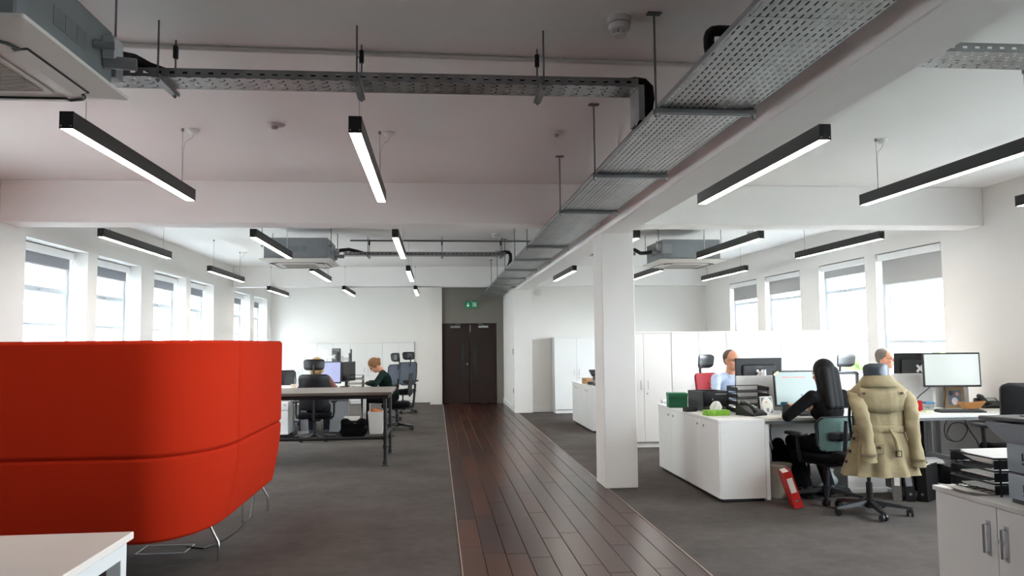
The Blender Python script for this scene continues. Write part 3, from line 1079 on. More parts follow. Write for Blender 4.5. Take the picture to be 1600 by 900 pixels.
def task_chair(label, loc, rz, style='mesh', back_m=None, head=True, arms=True, back_top=1.02, head_m=None, cat='chair', group=None, zoff=0.0, name='office_chair', slots=False, head_w=0.145, base_rz=0.3, back_low=0.60):
    t = thing(name, label, cat, (loc[0], loc[1], 0), rz, group)
    # five-star base
    mb = MB().lathe([(0.045, 0.055), (0.045, 0.12), (0.03, 0.13)], n=14)
    for k in range(5):
        R = rotz(base_rz + k * 2 * PI / 5)
        secs = []
        for r_, hw, zt, zb in ((0.02, 0.028, 0.118, 0.075), (0.15, 0.024, 0.10, 0.07), (0.295, 0.017, 0.078, 0.056), (0.318, 0.012, 0.074, 0.058)):
            secs.append([R @ Vector(q) for q in ((r_, -hw, zb), (r_, hw, zb), (r_, hw * 0.7, zt), (r_, -hw * 0.7, zt))])
        mb.loft(secs)
    base = mb.build('star_base', M_BLACK, t)
    for k in range(5):
        R = rotz(base_rz + k * 2 * PI / 5) @ tr(0.30, 0, 0.029) @ rotz(0.6 + k)
        mb = MB()
        for s in (-1, 1):
            mb.cyl(R @ Vector((0, s * 0.009, 0)), R @ Vector((0, s * 0.026, 0)), 0.029, 0.027, n=14)
        mb.cyl(R @ Vector((0, 0, 0.0)), R @ Vector((0, 0, 0.042)), 0.009, n=8)
        mb.build('caster', M_BLACK, base)
    MB().cyl((0, 0, 0.06), (0, 0, 0.26), 0.026).cyl((0, 0, 0.25), (0, 0, 0.40), 0.016).build('gas_lift', M_BLACK, t)
    mech = MB().box(-0.09, 0.09, -0.16, 0.10, 0.375, 0.425, b=0.012, seg=2).build('tilt_mechanism', M_BLACK, t)
    MB().tube([(0.08, 0.02, 0.40), (0.2, 0.03, 0.40), (0.26, 0.03, 0.395)], 0.007, 6).build('lever', M_BLACK, mech)
    seat = MB()
    rings = []
    for z, sc in ((0.418, 0.88), (0.43, 0.96), (0.455, 1.0), (0.48, 0.985), (0.495, 0.93), (0.50, 0.80)):
        ring = []
        for k in range(24):
            a = 2 * PI * k / 24
            c_, s_ = math.cos(a), math.sin(a)
            e = 0.45
            ring.append((0.25 * sc * math.copysign(abs(c_) ** e, c_), 0.02 + 0.245 * sc * math.copysign(abs(s_) ** e, s_), z - (0.02 * max(0, s_) ** 3)))
        rings.append(ring)
    seat.loft(rings).build('seat', M_FABRICBLACK, t)
    yb = -0.235
    bm_ = back_m or (M_MESHBLUE if style == 'mesh' else M_LEATHER)
    if style == 'mesh':
        # outer frame and stretched mesh
        path = []
        w0, w1, z0, z1 = 0.20, 0.215, back_low, back_top
        for (x, z) in ((-w0 * 0.7, z0), (w0 * 0.7, z0), (w0, z0 + 0.05), (w1, (z0 + z1) / 2), (w1 * 0.97, z1 - 0.03), (w1 * 0.85, z1), (-w1 * 0.85, z1), (-w1 * 0.97, z1 - 0.03), (-w1, (z0 + z1) / 2), (-w0, z0 + 0.05)):
            path.append((x, yb - 0.10 * (z - 0.6) + 0.05 * (x / 0.2) ** 2, z))
        fr = MB().tube(path, 0.012, 8, closed=True).build('back_frame', M_BLACK, t)
        panel(MB(), w0 * 0.95, w1 * 0.95, z0, z1, yb, yb - 0.10 * (z1 - 0.6), 0.05, 0.006, rc=0.03).build('back_mesh', bm_, fr)
        mb = MB()
        panel(mb, 0.12, 0.13, 0.62, 0.70, yb - 0.02, yb - 0.03, 0.02, 0.018, rc=0.02)
        mb.build('lumbar_pad', M_BLACK, t)
    else:
        bk = panel(MB(), 0.215, 0.23, 0.55, back_top, yb, yb - 0.11 * (back_top - 0.55), 0.055, 0.06, rc=0.06).build('backrest', bm_, t)
        if slots:
            for k in range(6):
                z = 0.66 + k * 0.055
                MB().box(-0.17 + 0.008 * k, -0.06, yb - 0.055, yb - 0.02 + 0.06, z, z + 0.02, b=0.004, M=tr(0, -0.1 * (z - 0.55) + 0.01, 0)).build('back_slot', mat('slot_light', '#d8c9c6', rough=0.6), bk)
    mb = MB()
    mb.tube([(0, -0.12, 0.40), (0, -0.27, 0.42), (0, -0.285, 0.55), (0, yb - 0.055 - 0.1 * 0.2, 0.80)], [0.024, 0.022, 0.02, 0.016], 8)
    mb.build('back_spine', M_BLACK, t)
    if head:
        hy = yb - 0.11 * (back_top - 0.5)
        mb = MB()
        mb.tube([(0, hy - 0.005, back_top - 0.08), (0, hy - 0.035, back_top + 0.02), (0, hy - 0.025, back_top + 0.14)], 0.014, 8)
        mb.build('headrest_stem', M_BLACK, t)
        panel(MB(), head_w * 0.93, head_w, back_top + 0.06, back_top + 0.225, hy + 0.005, hy + 0.02, 0.05, 0.045, rc=0.045).build('headrest', head_m or M_LEATHER, t)
    if arms:
        for s in (-1, 1):
            mb = MB()
            mb.tube([(s * 0.16, -0.02, 0.41), (s * 0.27, -0.02, 0.43), (s * 0.285, -0.02, 0.5), (s * 0.285, 0.0, 0.655)], 0.017, 8)
            arm = mb.build('arm_post', M_BLACK, t)
            MB().box(s * 0.285 - 0.042, s * 0.285 + 0.042, -0.11, 0.15, 0.65, 0.68, b=0.012, seg=2).build('arm_pad', M_BLACK, arm)
    if zoff:                                   # seat let down on its gas lift
        for ch in t.children:
            if not ch.name.startswith(('star_base', 'gas_lift')):
                ch.location.z = zoff
    return t


# ---- monitors (screen faces local -Y, origin on the desk)
def monitor(label, loc, rz, w=0.53, h=0.32, zc=0.30, tilt=0.0, support='stand', scr=None, group=None, arm_side=0.0, arm_to=None):
    t = thing('monitor', label, 'monitor', loc, rz, group)
    R = tr(0, 0, zc) @ rotx(tilt)
    body = MB().box(-w / 2, w / 2, -0.004, 0.018, -h / 2, h / 2, b=0.006, M=R).build('bezel', M_BLACK, t)
    MB().box(-w / 2 + 0.016, w / 2 - 0.016, -0.0055, -0.003, -h / 2 + 0.02, h / 2 - 0.016, M=R).build('screen', scr, body)
    mb = MB()
    mb.box(-w * 0.36, w * 0.36, 0.016, 0.042, -h * 0.36, h * 0.3, b=0.014, M=R)
    bk = mb.build('rear_housing', mat('monitor_back_grey', '#2e3033', rough=0.5), body)
    MB().box(-0.035, 0.035, 0.0415, 0.0435, h * 0.2, h * 0.24, M=R).build('maker_badge', mat('badge_grey', '#4b4d50', rough=0.4), bk)
    if support == 'stand':
        mb = MB()
        mb.box(-0.035, 0.035, 0.03, 0.06, 0.01, zc, b=0.006)
        mb.build('stand_neck', M_BLACK, t)
        MB().box(-0.12, 0.12, -0.06, 0.12, 0.0, 0.014, b=0.006).build('stand_foot', M_BLACK, t)
    else:
        ax = arm_side
        mb = MB()
        mb.box(-0.05, 0.05, 0.042, 0.052, -0.012, 0.012, M=R @ Matrix.Rotation(math.radians(45), 4, 'Y'))
        mb.box(-0.05, 0.05, 0.042, 0.052, -0.012, 0.012, M=R @ Matrix.Rotation(math.radians(-45), 4, 'Y'))
        mb.cyl(R @ Vector((0, 0.05, 0)), R @ Vector((0, 0.10, 0)), 0.022)
        mb.tube([R @ Vector((0, 0.09, 0)), Vector((ax * 0.6, 0.13, zc - 0.01)), Vector((ax, 0.15, zc - 0.03))], 0.017, 8)
        mb.build('arm_link', M_WHITE, t)
        mb = MB().cyl((ax, 0.15, 0.0), (ax, 0.15, zc + 0.04), 0.017)
        mb.box(ax - 0.045, ax + 0.045, 0.10, 0.20, 0.0, 0.012, b=0.003)
        mb.build('arm_post', M_WHITE, t)
    return t


def mat_screen(name, col, s):
    return mat(name, '#0b0c0d', rough=0.25, var=0.02, emit=col, estr=s)


M_SCRTEAL = mat_screen('screen_pale_teal', '#b9cfcb', 0.25)
M_SCRWHITE = mat_screen('screen_white', '#dfe8e2', 0.25)
M_SCRBLUE = mat_screen('screen_lilac', '#b6bfe9', 0.30)
M_SCROFF = mat('screen_off', '#15171a', rough=0.2)

# ---- red high-back booth
booth = thing('booth_sofa', 'red fabric high-back booth sofa with curved corners on thin bent chrome legs', 'sofa', (-2.47, 6.2, 0))
BW, BYF, BYB = 1.095, 1.20, -1.13     # half width, front end, back (local)
RX, RY = 0.44, 0.76
SEAM, TOPZ, BOT = 0.775, 1.487, 0.245


def booth_path():
    """Outline of the shell in plan, from the left front end round the back to the right front end, with outward normals."""
    pts = []
    n = 14
    pts += [(-BW, BYF - (BYF - (BYB + RY)) * k / 8) for k in range(8)]
    for k in range(n + 1):
        a = PI + PI / 2 * k / n
        pts.append((-BW + RX + RX * math.cos(a), BYB + RY + RY * math.sin(a)))
    m = 10
    pts += [(-BW + RX + (2 * BW - 2 * RX) * k / m, BYB) for k in range(1, m)]
    for k in range(n + 1):
        a = 1.5 * PI + PI / 2 * k / n
        pts.append((BW - RX + RX * math.cos(a), BYB + RY + RY * math.sin(a)))
    pts += [(BW, (BYB + RY) + (BYF - (BYB + RY)) * k / 8) for k in range(1, 9)]
    out = []
    for i, p in enumerate(pts):
        a, b_ = pts[max(0, i - 1)], pts[min(len(pts) - 1, i + 1)]
        d = Vector((b_[0] - a[0], b_[1] - a[1], 0)).normalized()
        out.append((Vector((p[0], p[1], 0)), Vector((d.y, -d.x, 0))))
    return out


BP = booth_path()
NB = len(BP)


def booth_inset(z):
    if z >= SEAM:
        return 0.0 + 0.004 * (TOPZ - z) / (TOPZ - SEAM)
    u = (SEAM - z) / (SEAM - BOT)
    return 0.004 + 0.075 * u ** 1.7


def shell_panel(i0, i1, z0, z1, th=0.075, off=0.0, r=0.022):
    """A padded panel of the shell: outer skin follows the outline, rounded at its own seams."""
    mb = MB()
    zs = [(z0, 1.0), (z0 + r * 0.4, 0.35), (z0 + r, 0.05)] + [(z0 + r + (z1 - z0 - 2 * r) * k / 8, 0) for k in range(9)] + [(z1 - r, 0.05), (z1 - r * 0.4, 0.35), (z1, 1.0)]
    path = [(BP[i][0], BP[i][1], 0.0) for i in range(i0, i1 + 1)]

    def near(a, b_, dist, e):
        t_ = dist / (b_[0] - a[0]).length
        return (a[0].lerp(b_[0], t_), a[1].lerp(b_[1], t_).normalized(), e)
    path = [(path[0][0], path[0][1], 1.0), near(path[0], path[1], r * 0.4, 0.35), near(path[0], path[1], r, 0.04)] + path[1:-1] + [near(path[-1], path[-2], r, 0.04), near(path[-1], path[-2], r * 0.4, 0.35), (path[-1][0], path[-1][1], 1.0)]
    rings = []
    for z, e in zs:
        outer, inner = [], []
        for p, nrm, e2 in path:
            ins = off + booth_inset(z) + r * min(1.0, e + e2)
            outer.append(p - nrm * ins + Vector((0, 0, z)))
            inner.append(p - nrm * (off + th - e * r * 0.5 + booth_inset(z)) + Vector((0, 0, z)))
        rings.append(outer + inner[::-1])
    return mb.loft(rings)


s1, s2 = 8, NB - 9    # vertical seams where the corners end
for (a, b_) in ((0, s1), (s1, s2), (s2, NB - 1)):
    shell_panel(a, b_, SEAM, TOPZ).build('upper_shell_panel', M_RED, booth, smooth=50)
    shell_panel(a, b_, BOT, SEAM).build('lower_shell_panel', M_RED, booth, smooth=50)
# inside: base, seat and back cushion follow the curve of the shell


def inner_outline(off):
    return [(p - n_ * off)[:2] for p, n_ in BP if p.y < 0.2]


MB().prism(inner_outline(0.155), 2, BOT + 0.01, 0.40).build('seat_base', M_RED, booth)
MB().prism(inner_outline(0.135), 2, 0.402, 0.50).build('seat_cushion', M_RED, booth)
ia = [i for i in range(NB) if BP[i][0].y < 0.2]
shell_panel(ia[0], ia[-1], 0.49, 0.95, th=0.14, off=0.085, r=0.03).build('back_cushion', M_RED, booth, smooth=50)
for (x, y, dx, dy) in ((0.985, -0.52, 0.06, -0.02), (-0.985, -0.52, -0.06, -0.02), (0.98, 1.10, 0.05, 0.03), (-0.98, 1.10, -0.05, 0.03), (0.90, 0.60, 0.0, 0.0), (-0.90, 0.60, 0.0, 0.0)):
    mb = MB()
    mb.tube([(x - dx, y - dy, BOT + 0.05), (x - dx * 0.6, y - dy * 0.6, BOT - 0.03), (x + dx * 0.25, y + dy * 0.2, 0.13), (x + dx * 0.35, y + dy * 0.3, 0.09), (x + dx * 0.3, y + dy * 0.3, 0.0)], 0.0095, 10)
    mb.build('leg', M_CHROME, booth)

# power lead and floor box by the booth
fb = thing('floor_box', 'square floor access hatch outlined in the carpet beside the red booth', 'floor box', (-1.93, 6.05, 0))
mb = MB()
for q in ((-0.17, 0.17, -0.125, -0.117), (-0.17, 0.17, 0.117, 0.125), (-0.17, -0.162, -0.125, 0.125), (0.162, 0.17, -0.125, 0.125)):
    mb.box(q[0], q[1], q[2], q[3], 0.0, 0.004)
mb.build('hatch_rim', M_GREYMETAL, fb)
MB().box(-0.162, 0.162, -0.117, 0.117, -0.002, 0.003).build('hatch_lid', M_CARPET, fb)
o = MB().tube([(-1.80, 6.1, 0.006), (-1.66, 6.02, 0.006), (-1.60, 6.15, 0.006), (-1.56, 6.5, 0.006), (-1.53, 6.9, 0.03), (-1.56, 7.15, 0.14), (-1.58, 7.25, 0.27)], 0.006, 7).build('power_lead', M_BLACK)
tag(o, 'black power lead running from the floor hatch up to the red booth', 'cable')

# ---- white table in the corner
wt = thing('white_table', 'white-topped table with square white loop legs beside the red booth', 'table', (-2.0, 2.72, 0))
M_TTOP = mat('white_table_top', '#efe6dd', rough=0.32, var=0.01)
MB().box(-0.82, 0.82, -0.6, 0.6, 0.70, 0.728, b=0.003).build('table_top', M_TTOP, wt)
MB().box(-0.78, 0.78, -0.56, 0.56, 0.688, 0.702).build('top_spacer', mat('shadow_gap_grey', '#5a5a5a', rough=0.7), wt)
for s in (-1, 1):
    x0, x1 = sorted((s * 0.80, s * 0.745))
    mb = MB()
    mb.box(x0, x1, -0.585, 0.585, 0.635, 0.688, b=0.003)
    mb.box(x0, x1, -0.585, -0.53, 0.0, 0.64, b=0.003)
    mb.box(x0, x1, 0.53, 0.585, 0.0, 0.64, b=0.003)
    mb.box(x0, x1, -0.585, 0.585, 0.0, 0.03, b=0.003)
    mb.build('leg_frame', M_WHITE, wt)
MB().box(-0.75, 0.75, -0.02, 0.02, 0.64, 0.685).build('rail', M_WHITE, wt)

# ---- black workbench table on pipe legs
bt = thing('workbench_table', 'long dark workbench table on black pipe legs with a low stretcher', 'table', (-1.95, 10.33, 0))
M_BTOP = mat('dark_grey_laminate', '#5a524d', rough=0.42, var=0.12, scale=6, stretch=(1, 12, 1))
MB().box(-1.45, 1.42, -0.62, 0.62, 0.845, 0.88, b=0.003).build('table_top', M_BTOP, bt)
MB().box(-1.41, 1.38, -0.58, 0.58, 0.80, 0.845).build('apron', M_BLACKMETAL, bt)
for x in (1.34, -1.36):
    for y in (-0.52, 0.55):
        mb = MB().cyl((x, y, 0.015), (x, y, 0.81), 0.021, n=14)
        mb.cyl((x, y, 0.0), (x, y, 0.012), 0.052, 0.05, n=16)
        mb.cyl((x, y, 0.012), (x, y, 0.06), 0.033, 0.028, n=14)
        leg = mb.build('leg', M_BLACKMETAL, bt)
        MB().cyl((x, y, 0.295), (x, y, 0.365), 0.029, n=14).build('pipe_tee', M_BLACKMETAL, leg)
        MB().cyl((x, y, 0.20), (x, y, 0.25), 0.029, n=14).cyl((x, y, 0.225), (x + 0.05, y, 0.225), 0.008, n=8).build('pipe_collar', M_BLACKMETAL, leg)
    MB().cyl((x, -0.52, 0.33), (x, 0.55, 0.33), 0.018).build('stretcher', M_BLACKMETAL, bt)
for y in (-0.52,):
    MB().cyl((-1.36, y, 0.33), (1.34, y, 0.33), 0.021).build('stretcher', M_BLACKMETAL, bt)

# ---- storage cupboards
M_SHADOWGAP = mat('joint_grey', '#9a9a98', rough=0.7)


def cupboard(label, x0, x1, yf, yb, h, group=None, handles=True, doors=2, top_m=None, plinth=0.06, name='cupboard', face=-1, keyhole=True):
    """A two-door cupboard whose doors face -Y."""
    w = x1 - x0
    t = thing(name, label, 'cupboard', ((x0 + x1) / 2, (yf + yb) / 2, 0), 0, group)
    d = (yb - yf) / 2
    MB().box(-w / 2, w / 2, -d + 0.02, d, plinth, h - 0.022).build('carcass', M_WHITE2, t)
    MB().box(-w / 2 + 0.01, w / 2 - 0.01, -d + 0.03, d - 0.01, 0, plinth + 0.01).build('plinth', M_WHITE, t)
    MB().box(-w / 2, w / 2, -d - 0.004, d, h - 0.024, h, b=0.002).build('top_panel', M_WHITE, t)
    dw = w / doors
    for k in range(doors):
        a = -w / 2 + k * dw
        dr = MB().box(a + 0.002, a + dw - 0.002, -d, -d + 0.02, plinth + 0.004, h - 0.027, b=0.0015).build('door', M_WHITE, t)
        if handles:
            hx = a + dw - 0.05 if k % 2 == 0 else a + 0.05
            zc = h * 0.54
            MB().tube([(hx, -d, zc + 0.06), (hx, -d - 0.028, zc + 0.06), (hx, -d - 0.028, zc - 0.06), (hx, -d, zc - 0.06)], 0.005, 8).build('handle', M_CHROME, dr)
            if k % 2 == 1 and keyhole:
                MB().cyl((a + 0.045, -d, zc - 0.12), (a + 0.045, -d - 0.006, zc - 0.12), 0.011).build('lock', M_GREYMETAL, dr)
    return t


# far storage run on the booth side
xs = [-3.70, -2.90, -2.10, -1.31, -0.53]
for k in range(4):
    lab = ('white two-door cupboard in the far run, closest to the windows', 'white two-door cupboard in the far run, second from the windows', 'white two-door cupboard in the far run, second from the dark doors', 'white two-door cupboard in the far run, closest to the dark doors')[k]
    cupboard(lab, xs[k], xs[k + 1] - 0.002, 20.04, YL - 0.005, 1.50, 'far cupboards on the booth side', handles=True)
# tall run behind the desks
x = 2.46
names = ['first beside the near column', 'second from the near column', 'third from the near column', 'at the window end']
for k in range(4):
    cupboard('tall white two-door cupboard behind the desks, ' + names[k], x, x + 0.785, 10.86, 11.32, 1.585, 'tall cupboards behind the desks', plinth=0.075)
    x += 0.79
cupboard('tall white cupboard against the far wall beyond the column', 2.43, 3.35, 16.36, YR - 0.02, 1.555, None, plinth=0.075)


# ---- low cabinets facing the walkway (doors face -X)
def low_cabinet(label, x0, x1, y0, y1, h, group=None):
    t = thing('low_cabinet', label, 'cabinet', ((x0 + x1) / 2, (y0 + y1) / 2, 0), 0, group)
    w, d = (x1 - x0) / 2, (y1 - y0) / 2
    MB().box(-w + 0.02, w, -d, d, 0.03, h - 0.024).build('carcass', M_WHITE, t)
    MB().box(-w + 0.03, w - 0.01, -d + 0.02, d - 0.02, 0.0, 0.035).build('plinth', M_BLACK, t)
    MB().box(-w - 0.003, w, -d, d, h - 0.024, h, b=0.002).build('top_panel', M_WHITE, t)
    for k in range(2):
        a, b_ = (-d, 0) if k == 0 else (0, d)
        dr = MB().box(-w, -w + 0.02, a + 0.002, b_ - 0.002, 0.034, h - 0.027, b=0.0015).build('door', M_WHITE, t)
        yk = b_ - 0.09 if k == 0 else a + 0.09
        MB().cyl((-w, yk, h - 0.085), (-w - 0.007, yk, h - 0.085), 0.011).build('lock', M_GREYMETAL, dr)
    return t


DZ = 0.735
low_cabinet('low white cabinet closing the desk end, under the tissue box', 2.535, 2.965, 7.08, 8.06, DZ, 'low cabinets along the walkway')
low_cabinet('low white cabinet closing the desk end, behind the near column', 2.535, 2.965, 8.062, 9.04, DZ, 'low cabinets along the walkway')
low_cabinet('low white cabinet farther along the walkway, black machine on it', 2.49, 2.93, 12.75, 13.68, DZ, 'low cabinets along the walkway')
low_cabinet('low white cabinet farther along the walkway, by the tall cupboard', 2.49, 2.93, 13.682, 14.6, DZ, 'low cabinets along the walkway')

# ---- white bench desks on the desk side
M_EDGE = mat('desk_frame_grey', '#77797b', rough=0.5, metal=0.1)


def desk(label, x0, x1, y0, y1, legs_x, group, legm=None, frame=True, front=-1, leg_y=None):
    t = thing('desk', label, 'desk', ((x0 + x1) / 2, (y0 + y1) / 2, 0), 0, group)
    w, d = (x1 - x0) / 2, (y1 - y0) / 2
    MB().box(-w, w, -d, d, DZ - 0.025, DZ, b=0.003).build('desktop', M_DESKTOP, t)
    mb = MB()
    mb.box(-w + 0.01, w - 0.01, -d + 0.004, -d + 0.03, DZ - 0.05, DZ - 0.025)
    mb.box(-w + 0.01, w - 0.01, d - 0.05, d - 0.02, DZ - 0.06, DZ - 0.025)
    mb.build('frame_rail', M_EDGE, t)
    for x in legs_x:
        lx = x - (x0 + x1) / 2
        mb = MB()
        py = front * -1 * (d - 0.12) if leg_y is None else leg_y
        f0, f1 = (-d + 0.10, d - 0.05) if leg_y is None else (leg_y - 0.28, leg_y + 0.22)
        mb.box(lx - 0.025, lx + 0.025, py - 0.03, py + 0.03, 0.02, DZ - 0.03, b=0.004)
        mb.box(lx - 0.025, lx + 0.025, -d + 0.06, d - 0.03, DZ - 0.065, DZ - 0.025, b=0.003)
        mb.box(lx - 0.025, lx + 0.025, f0, f1, 0.0, 0.035, b=0.004)
        mb.build('leg', legm or M_LIGHTGREY, t)
    return t


G = 'bench desks on the desk side'
dA = desk('white bench desk where the woman in black works', 2.99, 4.36, 7.14, 7.97, (4.30,), G)
MB().box(-0.68, -0.64, -0.41, 0.41, 0, DZ - 0.025, b=0.002).build('end_panel', M_WHITE, dA)
MB().box(-0.62, 0.66, 0.385, 0.40, 0.18, DZ - 0.05).build('modesty_panel', M_WHITE2, dA)
dB = desk('white bench desk with keyboard and photo frame by the trench coat', 4.365, 5.77, 7.14, 7.97, (5.02,), G)
mb = MB().box(-0.072, -0.022, -0.30, 0.30, 0.26, 0.30, b=0.003)
mb.build('leg_rail', M_LIGHTGREY, dB)
desk('white bench desk behind the divider, where the man in blue works', 2.99, 4.36, 8.01, 8.84, (4.30,), G, front=1)
desk('white bench desk behind the divider, where the man in white works', 4.365, 5.77, 8.01, 8.84, (5.3,), G, front=1)
for x0, x1, lab in ((3.06, 4.34, 'white desk divider screen behind the letter trays'), (4.38, 5.58, 'white desk divider screen behind the large bright monitor')):
    t = thing('desk_divider', lab, 'divider', ((x0 + x1) / 2, 7.99, DZ - 0.03), 0, 'desk dividers')
    w = (x1 - x0) / 2
    MB().box(-w, w, -0.012, 0.012, 0, 0.385, b=0.008, seg=2).build('screen_panel', mat('divider_white', '#e4e4e4', rough=0.6), t)
    for s in (-1, 1):
        MB().box(s * w * 0.7 - 0.02, s * w * 0.7 + 0.02, -0.022, 0.022, 0, 0.06, b=0.003).build('clamp', M_LIGHTGREY, t)

# ---- monitors on the desk side
def PX(px, y):
    return at(px, 600, y=y).x


m1 = monitor('monitor with pale teal page in front of the woman in black', (PX(1250, 7.74), 7.74, DZ), math.radians(2), 0.545, 0.355, 0.235, math.radians(-6), 'stand', M_SCRTEAL)
scr = [c for c in m1.children if c.name.startswith('bezel')][0]
R = tr(0, 0, 0.235) @ rotx(math.radians(-6))
M_REDINK = mat('screen_red_bar', '#b3574f', rough=0.3, emit='#b3574f', estr=0.3)
MB().box(-0.19, -0.09, -0.0065, -0.0055, 0.105, 0.113, M=R).box(-0.07, 0.06, -0.0065, -0.0055, 0.105, 0.113, M=R).build('page_heading', M_REDINK, scr)
MB().box(0.0, 0.02, -0.0065, -0.0055, -0.09, -0.06, M=R).build('page_icon', mat('screen_grey', '#65787a', rough=0.3), scr)
MB().box(-0.03, 0.03, -0.0015, 0.0015, -0.009, 0.009, M=R @ tr(-0.245, -0.007, 0.15) @ Matrix.Rotation(math.radians(-35), 4, 'Y')).build('sticky_flag', mat('sticky_yellow', '#efe6a8', rough=0.8), scr)
monitor('large bright white monitor on a white arm beside the trench coat', (PX(1488, 7.66), 7.66, DZ), math.radians(-9), 0.565, 0.345, 0.40, math.radians(-2), 'arm', M_SCRWHITE, arm_side=-0.12)
monitor('dark-backed monitor on a white arm in front of the man in blue', (PX(1185, 8.24), 8.24, DZ), math.radians(180 + 3), 0.52, 0.32, 0.37, math.radians(-3), 'arm', M_SCRWHITE, arm_side=0.0)
monitor('dark-backed monitor beside the head of the man in white', (PX(1434, 8.24), 8.24, DZ), math.radians(180 + 4), 0.56, 0.33, 0.40, math.radians(-3), 'arm', M_SCRWHITE, arm_side=-0.16)


# ---- desk things
def paper(name, loc, rz, w, h, n=1, label='', group=None, curl=0.0, m=None):
    mb = MB()
    nx = 6
    for k in range(n):
        z = 0.0006 + k * 0.0022
        jx, jy = (random.uniform(-0.004, 0.004), random.uniform(-0.004, 0.004)) if n > 1 else (0, 0)
        A = [[(-w / 2 + w * i / nx + jx, -h / 2 + h * j / nx + jy, z + curl * max(0, (i / nx - 0.4)) ** 2) for i in range(nx + 1)] for j in range(nx + 1)]
        B = [[(p_[0], p_[1], p_[2] + 0.0016) for p_ in r_] for r_ in A]
        for j in range(nx):
            lo = [mb.bm.verts.new(A[j][i]) for i in range(nx + 1)] + [mb.bm.verts.new(A[j + 1][i]) for i in range(nx + 1)]
            hi = [mb.bm.verts.new(B[j][i]) for i in range(nx + 1)] + [mb.bm.verts.new(B[j + 1][i]) for i in range(nx + 1)]
            N1 = nx + 1
            for i in range(nx):
                mb.bm.faces.new((hi[i], hi[i + 1], hi[N1 + i + 1], hi[N1 + i]))
                mb.bm.faces.new((lo[N1 + i], lo[N1 + i + 1], lo[i + 1], lo[i]))
                if j == 0:
                    mb.bm.faces.new((lo[i], lo[i + 1], hi[i + 1], hi[i]))
                if j == nx - 1:
                    mb.bm.faces.new((hi[N1 + i], hi[N1 + i + 1], lo[N1 + i + 1], lo[N1 + i]))
            mb.bm.faces.new((lo[0], hi[0], hi[N1], lo[N1]))
            mb.bm.faces.new((hi[nx], lo[nx], lo[N1 + nx], hi[N1 + nx]))
    bmesh.ops.remove_doubles(mb.bm, verts=mb.bm.verts[:], dist=0.0002)
    o = mb.build(name, m or M_PAPER, None, loc, rz)
    tag(o, label, 'paper', group)
    return o


def letter_trays(label, loc, rz, tiers, w=0.26, d=0.34, gap=0.075, m=None, group=None, skew=0.0):
    t = thing('letter_tray_stack', label, 'letter trays', loc, rz, group)
    m = m or M_BLACKMETAL
    for k in range(tiers):
        z = 0.012 + k * gap
        ox = skew * k
        mb = MB()
        for q in range(9):
            y = -d / 2 + d * q / 8
            mb.cyl((-w / 2 + ox, y, z), (w / 2 + ox, y, z), 0.0018, n=5)
        for q in range(7):
            x = -w / 2 + w * q / 6
            mb.cyl((x + ox, -d / 2, z), (x + ox, d / 2, z), 0.0018, n=5)
        mb.tube([(-w / 2 + ox, -d / 2, z + 0.035), (-w / 2 + ox, d / 2, z + 0.045), (w / 2 + ox, d / 2, z + 0.045), (w / 2 + ox, -d / 2, z + 0.035)], 0.0045, 7)
        mb.tube([(-w / 2 + ox, -d / 2, z + 0.035), (-w / 2 + ox, -d / 2, z), (-w * 0.18 + ox, -d / 2 + 0.01, z), (w * 0.18 + ox, -d / 2 + 0.01, z), (w / 2 + ox, -d / 2, z), (w / 2 + ox, -d / 2, z + 0.035)], 0.0045, 7)
        mb.box(-w / 2 + ox - 0.001, -w / 2 + ox + 0.001, -d / 2, d / 2, z, z + 0.038)
        mb.box(w / 2 + ox - 0.001, w / 2 + ox + 0.001, -d / 2, d / 2, z, z + 0.038)
        mb.build('tray', m, t)
    for sx in (-1, 1):
        for sy in (-1, 1):
            MB().cyl((sx * w / 2, sy * d * 0.42, 0), (sx * w / 2 + skew * (tiers - 1), sy * d * 0.42, 0.012 + (tiers - 1) * gap + 0.04), 0.005, n=6).build('post', m, t)
    return t


def mug(label, loc, col, r=0.04, h=0.095, rz=0.0):
    t = thing('mug', label, 'mug', loc, rz)
    mb = MB()
    mb.lathe([(r * 0.85, 0), (r * 0.97, 0.006), (r, 0.02), (r, h), (r - 0.004, h), (r - 0.004, 0.012), (0.002, 0.010)], n=20)
    m = mat('mug_' + col.strip('#'), col, rough=0.25)
    mb.build('cup', m, t)
    MB().tube([(r - 0.002, 0, h * 0.78), (r + 0.022, 0, h * 0.74), (r + 0.026, 0, h * 0.5), (r + 0.02, 0, h * 0.28), (r - 0.002, 0, h * 0.22)], 0.005, 8).build('handle', m, t)
    return t


